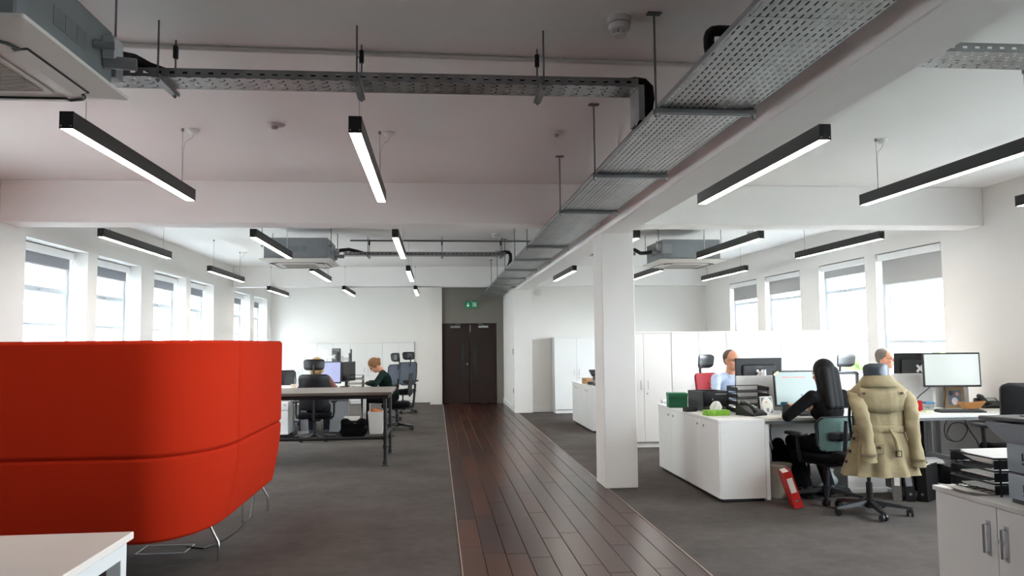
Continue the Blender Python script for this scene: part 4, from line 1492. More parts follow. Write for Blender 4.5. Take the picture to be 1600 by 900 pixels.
def desk_phone(label, loc, rz):
    t = thing('desk_phone', label, 'phone', loc, rz)
    mb = MB().prism([(-0.11, 0.0), (0.10, 0.0), (0.10, 0.085), (0.06, 0.095), (-0.11, 0.02)], 0, -0.09, 0.11)
    body = mb.build('base', M_BLACK, t)
    sl = math.atan2(0.075, 0.17)
    R = tr(0, -0.11, 0.02) @ rotx(sl)
    MB().box(-0.01, 0.09, 0.11, 0.165, 0.001, 0.004, M=R).build('display', mat('phone_lcd', '#9aa39a', rough=0.3), body)
    keys = MB()
    for i in range(3):
        for j in range(4):
            keys.box(0.005 + i * 0.027, 0.025 + i * 0.027, 0.015 + j * 0.022, 0.031 + j * 0.022, 0.001, 0.006, b=0.001, M=R)
    keys.build('keypad', mat('key_grey', '#55585b', rough=0.5), body)
    mb = MB()
    mb.tube([R @ Vector(p_) for p_ in ((-0.058, 0.0, 0.022), (-0.058, 0.04, 0.042), (-0.058, 0.09, 0.048), (-0.058, 0.14, 0.042), (-0.058, 0.185, 0.022))], [0.022, 0.017, 0.015, 0.017, 0.024], 10)
    h = mb.build('handset', M_BLACK, t)
    MB().tube([R @ Vector((-0.058, 0.10, 0.064)), R @ Vector((-0.058, 0.14, 0.060))], 0.010, 8).build('handset_trim', M_CHROME, h)
    MB().tube([(-0.058, -0.12, 0.03), (-0.10, -0.14, 0.008), (-0.12, -0.05, 0.006), (-0.09, 0.06, 0.01)], 0.004, 6).build('coiled_cord', M_BLACK, t)
    return t


def keyboard(label, loc, rz):
    t = thing('keyboard', label, 'keyboard', loc, rz)
    MB().prism([(-0.07, 0), (0.07, 0), (0.07, 0.022), (-0.07, 0.012)], 0, -0.215, 0.215).build('tray', M_BLACK, t)
    keys, pad = MB(), MB()
    R = tr(0, -0.07, 0.012) @ rotx(math.atan2(0.010, 0.14))
    for j in range(5):
        for i in range(20):
            if i in (14,):
                continue
            (keys if i < 14 else pad).box(-0.205 + i * 0.0205, -0.205 + i * 0.0205 + 0.0175, 0.01 + j * 0.025, 0.031 + j * 0.025, 0.0, 0.006, M=R)
    keys.build('letter_keys', mat('key_black', '#2a2b2e', rough=0.55), t)
    pad.build('number_pad', MATS['key_black'], t)
    return t


# on the low cabinet / first desk
def onz(px, py, z=DZ):
    v = at(px, py, z=z)
    lim = 9.0 if px < 1150 else (7.80 if px < 1300 else 7.84)
    if v.y > lim:
        v = at(px, py, y=lim)
    return (v.x, v.y, z)


def on(px, y, z=DZ):
    return (at(px, 640, y=y).x, y, z)


gb = thing('green_box', 'plain green cardboard box on the low white cabinet', 'box', onz(1058, 636), math.radians(-8))
M_GREEN = mat('green_card', '#18603f', rough=0.6, var=0.04)
MB().box(-0.10, 0.10, -0.09, 0.09, 0, 0.150, b=0.002).build('box_body', M_GREEN, gb)
MB().box(-0.103, 0.103, -0.093, 0.093, 0.112, 0.156, b=0.003).build('lid', mat('green_card_lid', '#1d6b47', rough=0.6), gb)
o = MB().box(-0.05, 0.05, -0.03, 0.03, 0, 0.05, b=0.006).build('acrylic_block', mat_glass('acrylic', (0.85, 0.9, 0.92, 1), 0.15), None, onz(1040, 632), 0.2)
tag(o, 'clear acrylic block in front of the green box', 'block')
pr = thing('black_office_machine', 'black desktop office machine with an open top between green box and phone', 'office machine', onz(1107, 640), math.radians(12))
mb = MB()
mb.box(-0.15, 0.15, -0.16, -0.14, 0.02, 0.20, b=0.006)
mb.box(-0.15, 0.15, 0.14, 0.16, 0.02, 0.20, b=0.006)
mb.box(-0.15, -0.13, -0.16, 0.16, 0.02, 0.20, b=0.006)
mb.box(0.13, 0.15, -0.16, 0.16, 0.02, 0.20, b=0.006)
mb.box(-0.15, 0.15, -0.16, 0.16, 0.0, 0.10, b=0.008)
mb.build('casing', M_BLACK, pr)
MB().box(-0.13, 0.13, -0.14, 0.14, 0.10, 0.115).build('paper_well', M_SLOT, pr)
MB().box(-0.02, 0.14, -0.175, -0.155, 0.165, 0.175).build('front_rail', M_GREYMETAL, pr)
MB().cyl((-0.05, -0.165, 0.12), (-0.05, -0.168, 0.12), 0.012).build('power_button', M_CHROME, pr)
MB().box(-0.15, 0.02, -0.30, -0.16, 0.0, 0.05, b=0.01).build('output_tray', M_BLACK, pr)
st = thing('stapler_tray', 'small black accessory tray in front of the office machine', 'tray', onz(1078, 643), 0.25)
MB().box(-0.06, 0.06, -0.04, 0.04, 0, 0.012, b=0.003).build('tray_floor', M_BLACK, st)
mb = MB()
for q in ((-0.06, 0.06, -0.04, -0.034), (-0.06, 0.06, 0.034, 0.04), (-0.06, -0.054, -0.04, 0.04), (0.054, 0.06, -0.04, 0.04)):
    mb.box(q[0], q[1], q[2], q[3], 0.0, 0.045, b=0.002)
mb.build('tray_wall', M_BLACK, st)
tb = thing('tissue_box', 'lime green tissue box with a white tissue pulled up', 'tissue box', on(1119, 7.56), math.radians(6))
M_LIME = mat('lime_card', '#7fb52a', rough=0.6, var=0.25, scale=30)
MB().box(-0.115, 0.115, -0.06, 0.06, 0, 0.05, b=0.002).build('carton', M_LIME, tb)
mb = MB()
rings = []
for z, sx, sy, tw in ((0.048, 0.055, 0.012, 0), (0.075, 0.062, 0.02, 0.2), (0.10, 0.05, 0.022, 0.4), (0.125, 0.03, 0.012, 0.6), (0.13, 0.012, 0.004, 0.7)):
    rings.append([(sx * math.cos(2 * PI * k / 18) * (1 + 0.15 * math.sin(5 * k)) + 0.01 * tw, sy * math.sin(2 * PI * k / 18) * (1 + 0.4 * math.sin(4 * k + z * 60)), z + 0.006 * math.sin(3 * k)) for k in range(18)])
mb.loft(rings).build('tissue', M_PAPER, tb)
letter_trays('black wire letter trays stacked beside the phone on the first desk', on(1169, 7.79), math.radians(4), 4, w=0.33, d=0.24, gap=0.068)
paper('paper_sheet', (on(1169, 7.79)[0], 7.79, DZ + 0.016), 0.05, 0.30, 0.21, 4, 'sheaf of paper in the wire letter trays on the first desk')
desk_phone('black desk phone beside the tissue box', on(1172, 7.50), math.radians(25))
for (x_, y_, z_, rz_, lab) in ((2.78, 7.24, 0.0, 0.1, 'white paper sheet on the low cabinet in front of the phone'), (3.15, 7.25, 0.0, -0.25, 'white paper sheet hanging over the desk edge near the end panel'), (3.235, 7.32, 0.0028, 0.3, 'white paper sheet lying across another beside the woman in black')):
    paper('paper_sheet', (x_, y_, DZ + z_), rz_, 0.28, 0.20, 1, lab)


def photo_frame(label, loc, rz, w, h, border, fm, tilt=12, patches=()):
    t = thing('photo_frame', label, 'photo frame', loc, rz)
    R = rotx(math.radians(-tilt))
    MB().box(-w / 2, w / 2, 0, 0.018, 0, h, b=0.006, M=R).build('surround', fm, t)
    ph = MB().box(-w / 2 + border, w / 2 - border, -0.002, 0.002, border, h - border, M=R).build('picture', mat('photo_ground', '#5a6a80', rough=0.4), t)
    for (c, q) in patches:
        MB().ell(((q[0]) * w, 0.0, q[1] * h), (q[2] * w, 0.0015, q[3] * h)).xf(R @ tr(0, -0.0025, 0)).build('picture_figure', mat('photo_' + c.strip('#'), c, rough=0.5), ph)
    MB().box(-0.02, 0.02, 0.018, 0.10, 0, 0.006).box(-0.02, 0.02, 0.0, 0.004, 0, h * 0.6, M=tr(0, 0.10, 0) @ rotx(math.radians(28))).build('easel_back', M_BLACK, t)
    return t


photo_frame('white picture card of a figure standing beside the phone', on(1200, 7.53), math.radians(8), 0.135, 0.175, 0.012, mat('card_white', '#efece4', rough=0.6), 10, (('#e9e4d8', (0, 0.5, 0.42, 0.44)), ('#c8854f', (-0.03, 0.66, 0.16, 0.14)), ('#8d8f9c', (0.02, 0.3, 0.2, 0.2))))
photo_frame('tan wooden photo frame under the large bright monitor', on(1494, 7.86), math.radians(-12), 0.20, 0.215, 0.035, mat('tan_wood', '#a08560', rough=0.5, var=0.15, scale=20), 10, (('#d8a088', (0.12, 0.66, 0.10, 0.10)), ('#e9e3ea', (-0.02, 0.32, 0.16, 0.18)), ('#2c3340', (-0.18, 0.7, 0.1, 0.12))))
mug('white mug in front of the pale teal monitor', on(1246, 7.50), '#e6e2da', 0.042, 0.085, 2.5)
mug('red mug beside the trench coat', on(1434, 7.60), '#b01520', 0.045, 0.10, 2.8)
gl = thing('tumbler', 'clear tumbler with blue band in front of the pale teal monitor', 'glass', on(1226, 7.54))
MB().lathe([(0.028, 0), (0.034, 0.11), (0.032, 0.11), (0.027, 0.006)], n=18).build('glass_wall', mat_glass('tumbler_glass', (0.85, 0.92, 0.95, 1), 0.15), gl)
MB().lathe([(0.0335, 0.08), (0.0355, 0.115), (0.033, 0.115), (0.032, 0.08)], n=18, caps=False).build('band', mat('blue_band', '#245e80', rough=0.4), gl)
fl = thing('food_tub', 'clear food tub with a blue lid beside the red mug', 'tub', on(1450, 7.66))
MB().box(-0.045, 0.045, -0.04, 0.04, 0, 0.07, b=0.008).build('tub_body', mat_glass('tub_plastic', (0.85, 0.9, 0.9, 1), 0.12), fl)
MB().box(-0.05, 0.05, -0.045, 0.045, 0.068, 0.085, b=0.004).build('lid', mat('blue_lid', '#2f7ba8', rough=0.4), fl)
o = MB().box(-0.04, 0.04, -0.035, 0.035, 0, 0.012, b=0.001).build('sticky_note_pad', mat('pale_yellow_note', '#e8e6b0', rough=0.8), None, on(1448, 7.49), 0.2)
tag(o, 'pale yellow sticky note pad beside the keyboard', 'note pad')
keyboard('black keyboard under the large bright monitor', on(1500, 7.40), math.radians(-10))
keyboard('black keyboard in front of the woman in black', (3.62, 7.38, DZ), 0)
dp = thing('pen_pot', 'small pot of pens and trinkets beside the white mug', 'pen pot', on(1268, 7.52))
MB().lathe([(0.032, 0), (0.035, 0.09), (0.032, 0.09), (0.03, 0.005)], n=14).build('pot', mat('pot_amber', '#8a6240', rough=0.5, var=0.4, scale=40), dp)
for k in range(5):
    MB().cyl((0.012 * math.cos(k * 1.3), 0.012 * math.sin(k * 1.3), 0.01), (0.03 * math.cos(k * 1.3), 0.03 * math.sin(k * 1.3), 0.13 + 0.01 * k), 0.004, n=6).build('pen', mat('pen_%d' % (k % 3), ('#b33a2a', '#22335c', '#d0b060')[k % 3], rough=0.4), dp)
bw = thing('wooden_bowl', 'shallow curved wooden bowl behind the keyboard', 'bowl', on(1518, 7.64))
M_BOWL = mat('honey_wood', '#c48a4e', rough=0.45, var=0.2, scale=14, stretch=(1, 8, 1))
rings = []
for z, sc in ((0.0, 0.45), (0.012, 0.6), (0.04, 0.86), (0.062, 1.0), (0.065, 0.985), (0.05, 0.9), (0.018, 0.5), (0.012, 0.2)):
    rings.append([(0.15 * sc * math.cos(2 * PI * k / 24), 0.08 * sc * math.sin(2 * PI * k / 24), z + 0.02 * (math.cos(2 * PI * k / 24) ** 2) * min(1, z / 0.06)) for k in range(24)])
MB().loft(rings).build('bowl_shell', M_BOWL, bw)
desk_phone('dark desk phone beside the wooden bowl', on(1543, 7.84), math.radians(-10))

# cables under the desks
def cable(name, pts, label, group='cables hanging under the desks', r=0.0045):
    # smooth the polyline
    P = [Vector(q) for q in pts]
    out = []
    for i in range(len(P) - 1):
        p0, p1, p2, p3 = P[max(0, i - 1)], P[i], P[i + 1], P[min(len(P) - 1, i + 2)]
        for k in range(6):
            t_ = k / 6
            out.append(0.5 * ((2 * p1) + (p2 - p0) * t_ + (2 * p0 - 5 * p1 + 4 * p2 - p3) * t_ ** 2 + (3 * p1 - p0 - 3 * p2 + p3) * t_ ** 3))
    out.append(P[-1])
    o = MB().tube(out, r, 6).build(name, M_BLACK)
    tag(o, label, 'cable', group)


cable('hanging_cable', [(4.62, 7.5, 0.71), (4.66, 7.5, 0.63), (4.72, 7.5, 0.71)], 'short black cable loop under the desk edge beside the trench coat')
cable('hanging_cable', [(4.78, 7.66, 0.70), (4.84, 7.66, 0.5), (4.86, 7.65, 0.25), (4.88, 7.64, 0.01)], 'single black cable hanging to the floor beside the trench coat')
cable('hanging_cable', [(4.97, 7.4, 0.707), (4.92, 7.42, 0.6), (4.94, 7.42, 0.48), (5.06, 7.4, 0.46), (5.14, 7.4, 0.56), (5.09, 7.4, 0.63), (4.98, 7.4, 0.62), (4.93, 7.4, 0.52), (5.0, 7.4, 0.45)], 'coiled black cable looped round the desk leg')
cable('hanging_cable', [(5.12, 7.45, 0.71), (5.2, 7.45, 0.55), (5.28, 7.45, 0.42), (5.32, 7.45, 0.2), (5.32, 7.45, 0.01)], 'black cable hanging to the floor past the desk leg')
for k in range(4):
    cable('hanging_cable', [(3.24 + 0.05 * k, 7.88, 0.708), (3.27 + 0.03 * k, 7.88, 0.5), (3.29 + 0.04 * k, 7.88, 0.32), (3.32 + 0.05 * k, 7.88, 0.015)], 'thin black cable hanging behind the black bag under the desk')
cable('hanging_cable', [(5.06, 7.72, 1.02), (4.94, 7.72, 0.93), (4.84, 7.72, 0.85), (4.78, 7.72, 0.745)], 'black cable sagging from the large bright monitor to the desk', None)
cable('hanging_cable', [(5.13, 7.72, 1.0), (5.15, 7.72, 0.9), (5.13, 7.72, 0.80), (5.11, 7.70, 0.745)], 'black cable dropping behind the large bright monitor', None)


# ---- lever arch files, bags and boxes on the floor
def lever_arch(label, loc, rz, col, tilt=0.0, w=0.075, d=0.285, h=0.32, fill=True, group=None, spine_label=True):
    """Spine faces local -Y."""
    t = thing('lever_arch_file', label, 'file', loc, rz, group)
    M = Matrix.Rotation(tilt, 4, 'Y')
    m = mat('file_' + col.strip('#'), col, rough=0.45, var=0.05)
    MB().box(0, w, -d / 2, -d / 2 + 0.004, 0, h, b=0.001, M=M).build('spine', m, t)
    for x in (0, w - 0.003):
        MB().box(x, x + 0.003, -d / 2 + 0.003, d / 2, 0, h, M=M).build('cover', m, t)
    if fill:
        MB().box(0.006, w - 0.012, -d / 2 + 0.03, d / 2 - 0.012, 0.012, h - 0.015, M=M).build('paper_block', M_PAPER, t)
    if spine_label:
        MB().box(w * 0.18, w * 0.82, -d / 2 - 0.001, -d / 2, h * 0.42, h * 0.82, M=M).build('spine_label', M_PAPER if col != '#101013' else mat('grey_label', '#8f9296', rough=0.6), t)
    mb = MB().cyl(M @ Vector((w / 2, -d / 2 - 0.0015, h * 0.20)), M @ Vector((w / 2, -d / 2 + 0.001, h * 0.20)), 0.013, n=16)
    mb.build('finger_ring', M_CHROME, t)
    return t


lever_arch('red lever arch file leaning against the desk end panel', (3.10, 6.86, 0), math.radians(-14), '#c01a16', math.radians(-17))
lever_arch('grey-spined file standing under the trench coat', (4.16, 7.08, 0), math.radians(-28), '#6e6a66', 0.0, w=0.07)
lever_arch('black lever arch file with a grey spine label', (4.25, 7.02, 0), math.radians(-28), '#101013', math.radians(-6), w=0.08)
lever_arch('black lever arch file bulging with paper, at the end of the row', (4.40, 6.98, 0), math.radians(-52), '#0d0d0f', math.radians(-2), w=0.085, spine_label=False)
bx = thing('storage_box', 'white lidded storage box under the desk behind the coat chair', 'box', (4.06, 7.47, 0), 0.02)
MB().box(-0.19, 0.19, -0.13, 0.13, 0.04, 0.25, b=0.003).build('box_body', M_WHITE2, bx)
MB().box(-0.2, 0.2, -0.14, 0.14, 0.0, 0.05, b=0.003).build('box_base', M_WHITE, bx)
MB().box(-0.195, 0.195, -0.135, 0.135, 0.25, 0.275, b=0.003).build('lid', M_WHITE, bx)
o = MB().box(-0.16, 0.16, -0.12, 0.12, 0, 0.012, b=0.003).box(-0.15, 0.15, -0.11, 0.11, 0.012, 0.03, b=0.003).build('document_folder', M_WHITE, None, (4.66, 7.38, 0.272), -0.3)
tag(o, 'white document folder lying on the black holdall', 'folder')
mb = MB().ell((0, 0, 0.15), (0.26, 0.17, 0.13)).box(-0.22, 0.22, -0.13, 0.13, 0.01, 0.24, b=0.05)
hd = thing('holdall', 'black holdall on the floor behind the lever arch files', 'bag', (4.66, 7.38, 0), -0.3)
blob('bag_body', mb, M_FABRICBLACK, hd, 0.012, 5)
MB().tube([(-0.12, -0.12, 0.235), (-0.10, -0.175, 0.17), (-0.05, -0.185, 0.10), (0.05, -0.185, 0.10), (0.10, -0.175, 0.17), (0.12, -0.12, 0.235)], 0.011, 8).build('strap', M_FABRICBLACK, hd)

bin_ = thing('waste_bin', 'pale round waste bin behind the red file', 'bin', (3.17, 7.27, 0))
M_BIN = mat('bin_beige', '#b0a699', rough=0.5)
MB().lathe([(0.085, 0.0), (0.09, 0.01), (0.115, 0.30), (0.118, 0.305), (0.108, 0.305), (0.083, 0.012)], n=24).build('bin_wall', M_BIN, bin_)
MB().lathe([(0.119, 0.292), (0.121, 0.30), (0.119, 0.308), (0.108, 0.308)], n=24).build('rim', M_BIN, bin_)
bag = thing('rucksack', 'black rucksack slumped under the desk beside the waste bin', 'bag', (3.44, 7.66, 0), 0.1)
mb = MB().box(-0.15, 0.15, -0.10, 0.10, 0.02, 0.42, b=0.05).ell((-0.02, -0.02, 0.16), (0.19, 0.14, 0.17)).ell((-0.10, 0, 0.44), (0.06, 0.07, 0.06)).ell((0.10, 0.0, 0.43), (0.07, 0.07, 0.06)).ell((0.05, -0.1, 0.14), (0.12, 0.06, 0.12))
blob('bag_body', mb, M_FABRICBLACK, bag, 0.012, 6)
MB().tube([(-0.08, -0.10, 0.42), (-0.12, -0.15, 0.30), (-0.11, -0.16, 0.15), (-0.10, -0.12, 0.05)], 0.014, 8).build('strap', M_FABRICBLACK, bag)
MB().tube([(0.08, -0.10, 0.42), (0.13, -0.14, 0.30), (0.13, -0.15, 0.16), (0.12, -0.12, 0.05)], 0.014, 8).build('strap', M_FABRICBLACK, bag)
cb = thing('carrier_bag', 'crumpled clear carrier bag on the floor beside the coat chair', 'bag', (3.74, 7.50, 0))
mb = MB()
rr = random.Random(5)
for k in range(9):
    mb.ell((rr.uniform(-0.05, 0.05), rr.uniform(-0.04, 0.04), rr.uniform(0.05, 0.16)), (rr.uniform(0.03, 0.06),) * 2 + (rr.uniform(0.04, 0.06),), u=8, v=6)
mb.ell((0, 0, 0.045), (0.08, 0.06, 0.045))
blob('bag_body', mb, mat('crumpled_poly', '#b9c4c4', rough=0.35, var=0.3, scale=30), cb, 0.012, 2)
MB().tube([(-0.02, 0, 0.18), (-0.04, -0.02, 0.25), (0.02, -0.02, 0.27), (0.03, 0, 0.19)], 0.006, 6).build('handle', mat('poly_white', '#d0d4d4', rough=0.4), cb)

# ---- cabinet with printer, close to the camera on the desk side
cb_ = thing('printer_cabinet', 'white two-door cabinet with D handles carrying the printer', 'cabinet', (2.66, 2.85, 0))
w, d, h = 0.275, 0.84, 0.75
MB().box(-w + 0.02, w, -d, d, 0.06, h - 0.024).build('carcass', M_WHITE, cb_)
MB().box(-w + 0.03, w - 0.01, -d + 0.02, d - 0.02, 0, 0.065).build('plinth', M_WHITE2, cb_)
MB().box(-w - 0.012, w, -d - 0.006, d + 0.006, h - 0.022, h, b=0.002).build('top_panel', M_WHITE2, cb_)
for k in range(4):
    a = d - 0.42 * (k + 1)
    dr = MB().box(-w, -w + 0.019, a + 0.002, a + 0.418, 0.065, h - 0.026, b=0.0015).build('door', M_WHITE, cb_)
    hy = a + 0.055 if k % 2 == 0 else a + 0.365
    MB().tube([(-w, hy, 0.645), (-w - 0.024, hy, 0.645), (-w - 0.024, hy, 0.525), (-w, hy, 0.525)], 0.0055, 8).build('handle', M_CHROME, dr)
    MB().box(-w - 0.002, -w, hy - 0.014, hy + 0.014, 0.51, 0.66, b=0.001).build('handle_plate', M_LIGHTGREY, dr)
    if k % 2 == 1:
        MB().cyl((-w, a + 0.395, 0.585), (-w - 0.01, a + 0.395, 0.585), 0.012).build('lock', M_CHROME, dr)
mfp = thing('laser_printer', 'grey-blue office laser printer with raised feeder on the white cabinet', 'printer', (2.66, 2.93, 0.75))
M_PRN = mat('printer_grey_blue', '#8b949d', rough=0.5, var=0.02)
M_PRN2 = mat('printer_top_grey', '#777c84', rough=0.5, var=0.02)
M_PRN3 = mat('printer_dark', '#33363b', rough=0.45)
MB().box(-0.22, 0.24, -0.30, 0.335, 0.018, 0.125, b=0.008, seg=2).build('lower_paper_drawer', M_PRN, mfp)
MB().box(-0.22, 0.24, -0.30, 0.335, 0.132, 0.255, b=0.008, seg=2).build('upper_paper_drawer', M_PRN, mfp)
MB().box(-0.21, 0.23, -0.28, 0.325, 0.0, 0.26).build('chassis', M_PRN3, mfp)
for z in (0.055, 0.185):
    MB().box(-0.223, -0.219, 0.235, 0.241, z, z + 0.032).box(-0.223, -0.219, 0.235, 0.241, z - 0.016, z - 0.008).build('level_mark', M_BLACK, mfp)
    MB().cyl((-0.221, 0.12, z + 0.01), (-0.216, 0.12, z + 0.01), 0.03).build('finger_recess', M_PRN3, mfp)
MB().prism([(-0.30, 0.255), (0.34, 0.255), (0.45, 0.315), (0.45, 0.33), (-0.30, 0.345)], 0, -0.225, 0.24).build('scanner_body', M_PRN2, mfp)
MB().box(-0.229, -0.222, 0.14, 0.185, 0.29, 0.297).build('side_latch', M_PRN3, mfp)
MB().box(-0.20, 0.22, 0.02, 0.535, -0.008, 0.01, b=0.004, M=tr(0, 0, 0.358) @ rotx(math.radians(-2))).build('document_tray', M_PRN3, mfp)
MB().box(-0.19, 0.21, -0.26, 0.22, 0.362, 0.42, b=0.02, seg=2).build('document_feeder', M_PRN, mfp)
MB().box(-0.10, 0.12, 0.10, 0.40, 0.0, 0.006, M=tr(0, 0, 0.368) @ rotx(math.radians(-2))).build('paper_guide', M_PRN2, mfp)
letter_trays('black metal letter trays full of paper beside the printer', (2.63, 3.51, 0.75), math.radians(90), 3, w=0.30, d=0.36, gap=0.055, skew=0.0)
for k, (z, n, lab) in enumerate(((0.77, 3, 'papers in the lowest letter tray beside the printer'), (0.825, 3, 'papers in the middle letter tray beside the printer'), (0.885, 9, 'thick curled stack of pale papers on the top letter tray beside the printer'))):
    paper('paper_stack', (2.63, 3.52, z), math.radians(90), 0.215, 0.30, n, lab, 'papers in the letter trays beside the printer', curl=0.06 if k == 2 else 0.0)
paper('paper_sheet', (2.50, 3.51, 0.75), math.radians(180), 0.30, 0.21, 2, 'curled white paper sheet lying on the corner of the printer cabinet', curl=0.05)


# ================================================================== PEOPLE
def ik(a, b_, l1, l2, pole):
    a, b_ = Vector(a), Vector(b_)
    d = b_ - a
    L_ = min(d.length, (l1 + l2) * 0.995)
    d.normalize()
    b2 = a + d * L_
    x = (l1 * l1 - l2 * l2 + L_ * L_) / (2 * L_)
    hgt = math.sqrt(max(0, l1 * l1 - x * x))
    p_ = Vector(pole) - d * Vector(pole).dot(d)
    p_.normalize()
    return a + d * x + p_ * hgt, b2


def hand(mb, wrist, d, nrm, side, curl=0.45):
    """Palm, four fingers and a thumb; d = direction of the hand, nrm = back of the hand, side = +1 thumb towards cross(d,nrm)."""
    d = Vector(d).normalized()
    nrm = (Vector(nrm) - d * Vector(nrm).dot(d)).normalized()
    s = d.cross(nrm) * side
    w = Vector(wrist)
    R = Matrix((s, d, nrm)).transposed()
    mb.ell(w + d * 0.045, (0.038, 0.052, 0.015), R)
    for k in range(4):
        off = s * (0.028 - 0.0185 * k)
        ln = (0.040, 0.045, 0.042, 0.033)[k]
        p0 = w + d * (0.085 - 0.004 * abs(k - 1)) + off
        p1 = p0 + (d * math.cos(curl * 0.6) - nrm * math.sin(curl * 0.6)) * ln
        p2 = p1 + (d * math.cos(curl * 1.6) - nrm * math.sin(curl * 1.6)) * ln * 0.75
        mb.cap(p0, 0.0088, p1, 0.0082, 8)
        mb.cap(p1, 0.0082, p2, 0.0070, 8)
    q0 = w + d * 0.022 + s * 0.030
    q1 = q0 + (d * 0.6 + s * 0.65 - nrm * 0.25).normalized() * 0.040
    q2 = q1 + (d * 0.95 + s * 0.15 - nrm * 0.3).normalized() * 0.030
    mb.cap(q0, 0.0125, q1, 0.0100, 8)
    mb.cap(q1, 0.0100, q2, 0.0082, 8)


def person(label, loc, rz, lean=6, turn=0, head_yaw=0, head_pitch=0, wrists=((-0.2, 0.38, 0.78), (0.2, 0.38, 0.78)), top='#222222', bottom='#1b1d24', skin=None, hair='short', hair_col='#3a2c22', sleeves='long', seat=0.47, knees=0.44, collar=False, glasses=False, female=False, dz=0.0, feet_back=0.02, pole=(0.85, -0.35, -0.18), pole_right=None, name='person'):
    t = thing(name, label, 'person', (loc[0], loc[1], 0), rz)
    skin = skin or M_SKIN
    P = Vector((0, 0, seat + 0.095))
    RT = (rotz(math.radians(turn)) @ rotx(math.radians(-lean))).to_3x3()

    def T_(x, y, z):
        return P + RT @ Vector((x, y, z))
    sw = 0.165 if female else 0.19
    neck0, chest, belly = T_(0, -0.005, 0.475), T_(0, 0.0, 0.30), T_(0, 0.01, 0.13)
    RH = (rotz(math.radians(turn + head_yaw)) @ rotx(math.radians(-lean * 0.5 - head_pitch))).to_3x3()
    Hc = neck0 + RT @ Vector((0, 0.012, 0.035)) + RH @ Vector((0, 0.022, 0.118))

    def H_(x, y, z):
        return Hc + RH @ Vector((x * 1.07, y * 1.05, z * 1.06))
    arms = []
    for s, wr in zip((-1, 1), wrists):
        S = T_(s * sw, 0, 0.415)
        pl = (pole_right or pole) if s > 0 else pole
        E_, W_ = ik(S, wr, 0.285, 0.255, Vector((s * pl[0], pl[1], pl[2])))
        arms.append((S, E_, W_, s))
    legs = []
    for s in (-1, 1):
        hip = P + Vector((s * 0.085, 0, -0.02))
        kn = P + Vector((s * 0.12, knees, -0.03))
        an = Vector((s * 0.115, knees - feet_back, 0.09))
        legs.append((hip, kn, an, s))
    # --- body: one continuous skin
    mb = MB()
    mb.ell(P + Vector((0, -0.01, 0.0)), (0.15, 0.11, 0.10))
    mb.ell(belly, (0.12, 0.085, 0.13), RT)
    mb.ell(chest, (0.14, 0.09, 0.15), RT)
    mb.cap(T_(-sw * 0.8, 0, 0.41), 0.05, T_(sw * 0.8, 0, 0.41), 0.05)
    mb.cap(T_(0, -0.005, 0.42), 0.055, H_(0, -0.012, -0.07), 0.05)
    mb.ell(H_(0, -0.008, 0.018), (0.079, 0.097, 0.098), RH, 20, 14)
    mb.ell(H_(0, 0.022, -0.055), (0.060, 0.066, 0.066), RH, 16, 10)
    mb.ell(H_(0, 0.062, -0.088), (0.026, 0.022, 0.02), RH)
    mb.cap(H_(0, 0.082, 0.012), 0.008, H_(0, 0.104, -0.025), 0.0125)
    mb.ell(H_(0, 0.080, -0.052), (0.024, 0.012, 0.011), RH)
    for s in (-1, 1):
        mb.ell(H_(s * 0.074, -0.005, -0.008), (0.010, 0.020, 0.031), RH)
        mb.ell(H_(s * 0.035, 0.066, 0.022), (0.026, 0.014, 0.010), RH)
        mb.ell(H_(s * 0.04, 0.055, -0.03), (0.024, 0.02, 0.02), RH)
    for S, E_, W_, s in arms:
        mb.cap(S, 0.044, E_, 0.036)
        mb.cap(E_, 0.038, W_, 0.025)
        d = (W_ - E_).normalized()
        d = (d * 0.7 + Vector((0, 0, -0.02)) + Vector((-s * 0.25, 0, 0))).normalized()
        hand(mb, W_, d, (0, 0, 1), -s)
    for hip, kn, an, s in legs:
        mb.cap(hip, 0.07, kn, 0.048)
        mb.cap(kn, 0.048, an, 0.034)
        mb.cap(an, 0.034, an + Vector((0, 0.10, -0.055)), 0.022)
    blob('body', mb, skin, t, 0.0072, 3)
    # --- eyes, brows, mouth
    M_EYE = mat('eye_dark', '#1c1512', rough=0.2)
    M_LIP = mat('lips', '#9c5a4c', rough=0.5)
    for s in (-1, 1):
        MB().ell(H_(s * 0.031, 0.079, 0.002), (0.011, 0.006, 0.0065), RH).build('eye', M_EYE, t)
        MB().cap(H_(s * 0.020, 0.083, 0.024), 0.0035, H_(s * 0.046, 0.073, 0.026), 0.003).build('eyebrow', mat('brow_' + hair_col.strip('#'), hair_col, rough=0.8), t)
    MB().ell(H_(0, 0.0885, -0.053), (0.022, 0.006, 0.006), RH).build('mouth', M_LIP, t)
    # --- clothes
    m_top = mat('cloth_' + top.strip('#'), top, rough=0.85, var=0.10, scale=25, bump=0.15, bscale=120, spec=0.2)
    mb = MB()
    g = 0.014
    mb.ell(P + Vector((0, -0.01, 0.04)), (0.165, 0.125, 0.10))
    mb.ell(belly, ((0.125 if female else 0.15) + g, 0.10 + g, 0.14), RT)
    mb.ell(chest, ((0.135 if female else 0.155) + g, 0.098 + g, 0.16), RT)
    if female:
        for s in (-1, 1):
            mb.ell(T_(s * 0.065, 0.075, 0.27), (0.065, 0.055, 0.06), RT)
    mb.cap(T_(-sw * 0.9, 0, 0.40), 0.062, T_(sw * 0.9, 0, 0.40), 0.062)
    mb.cap(T_(-sw * 0.45, -0.005, 0.435), 0.05, T_(sw * 0.45, -0.005, 0.435), 0.05)
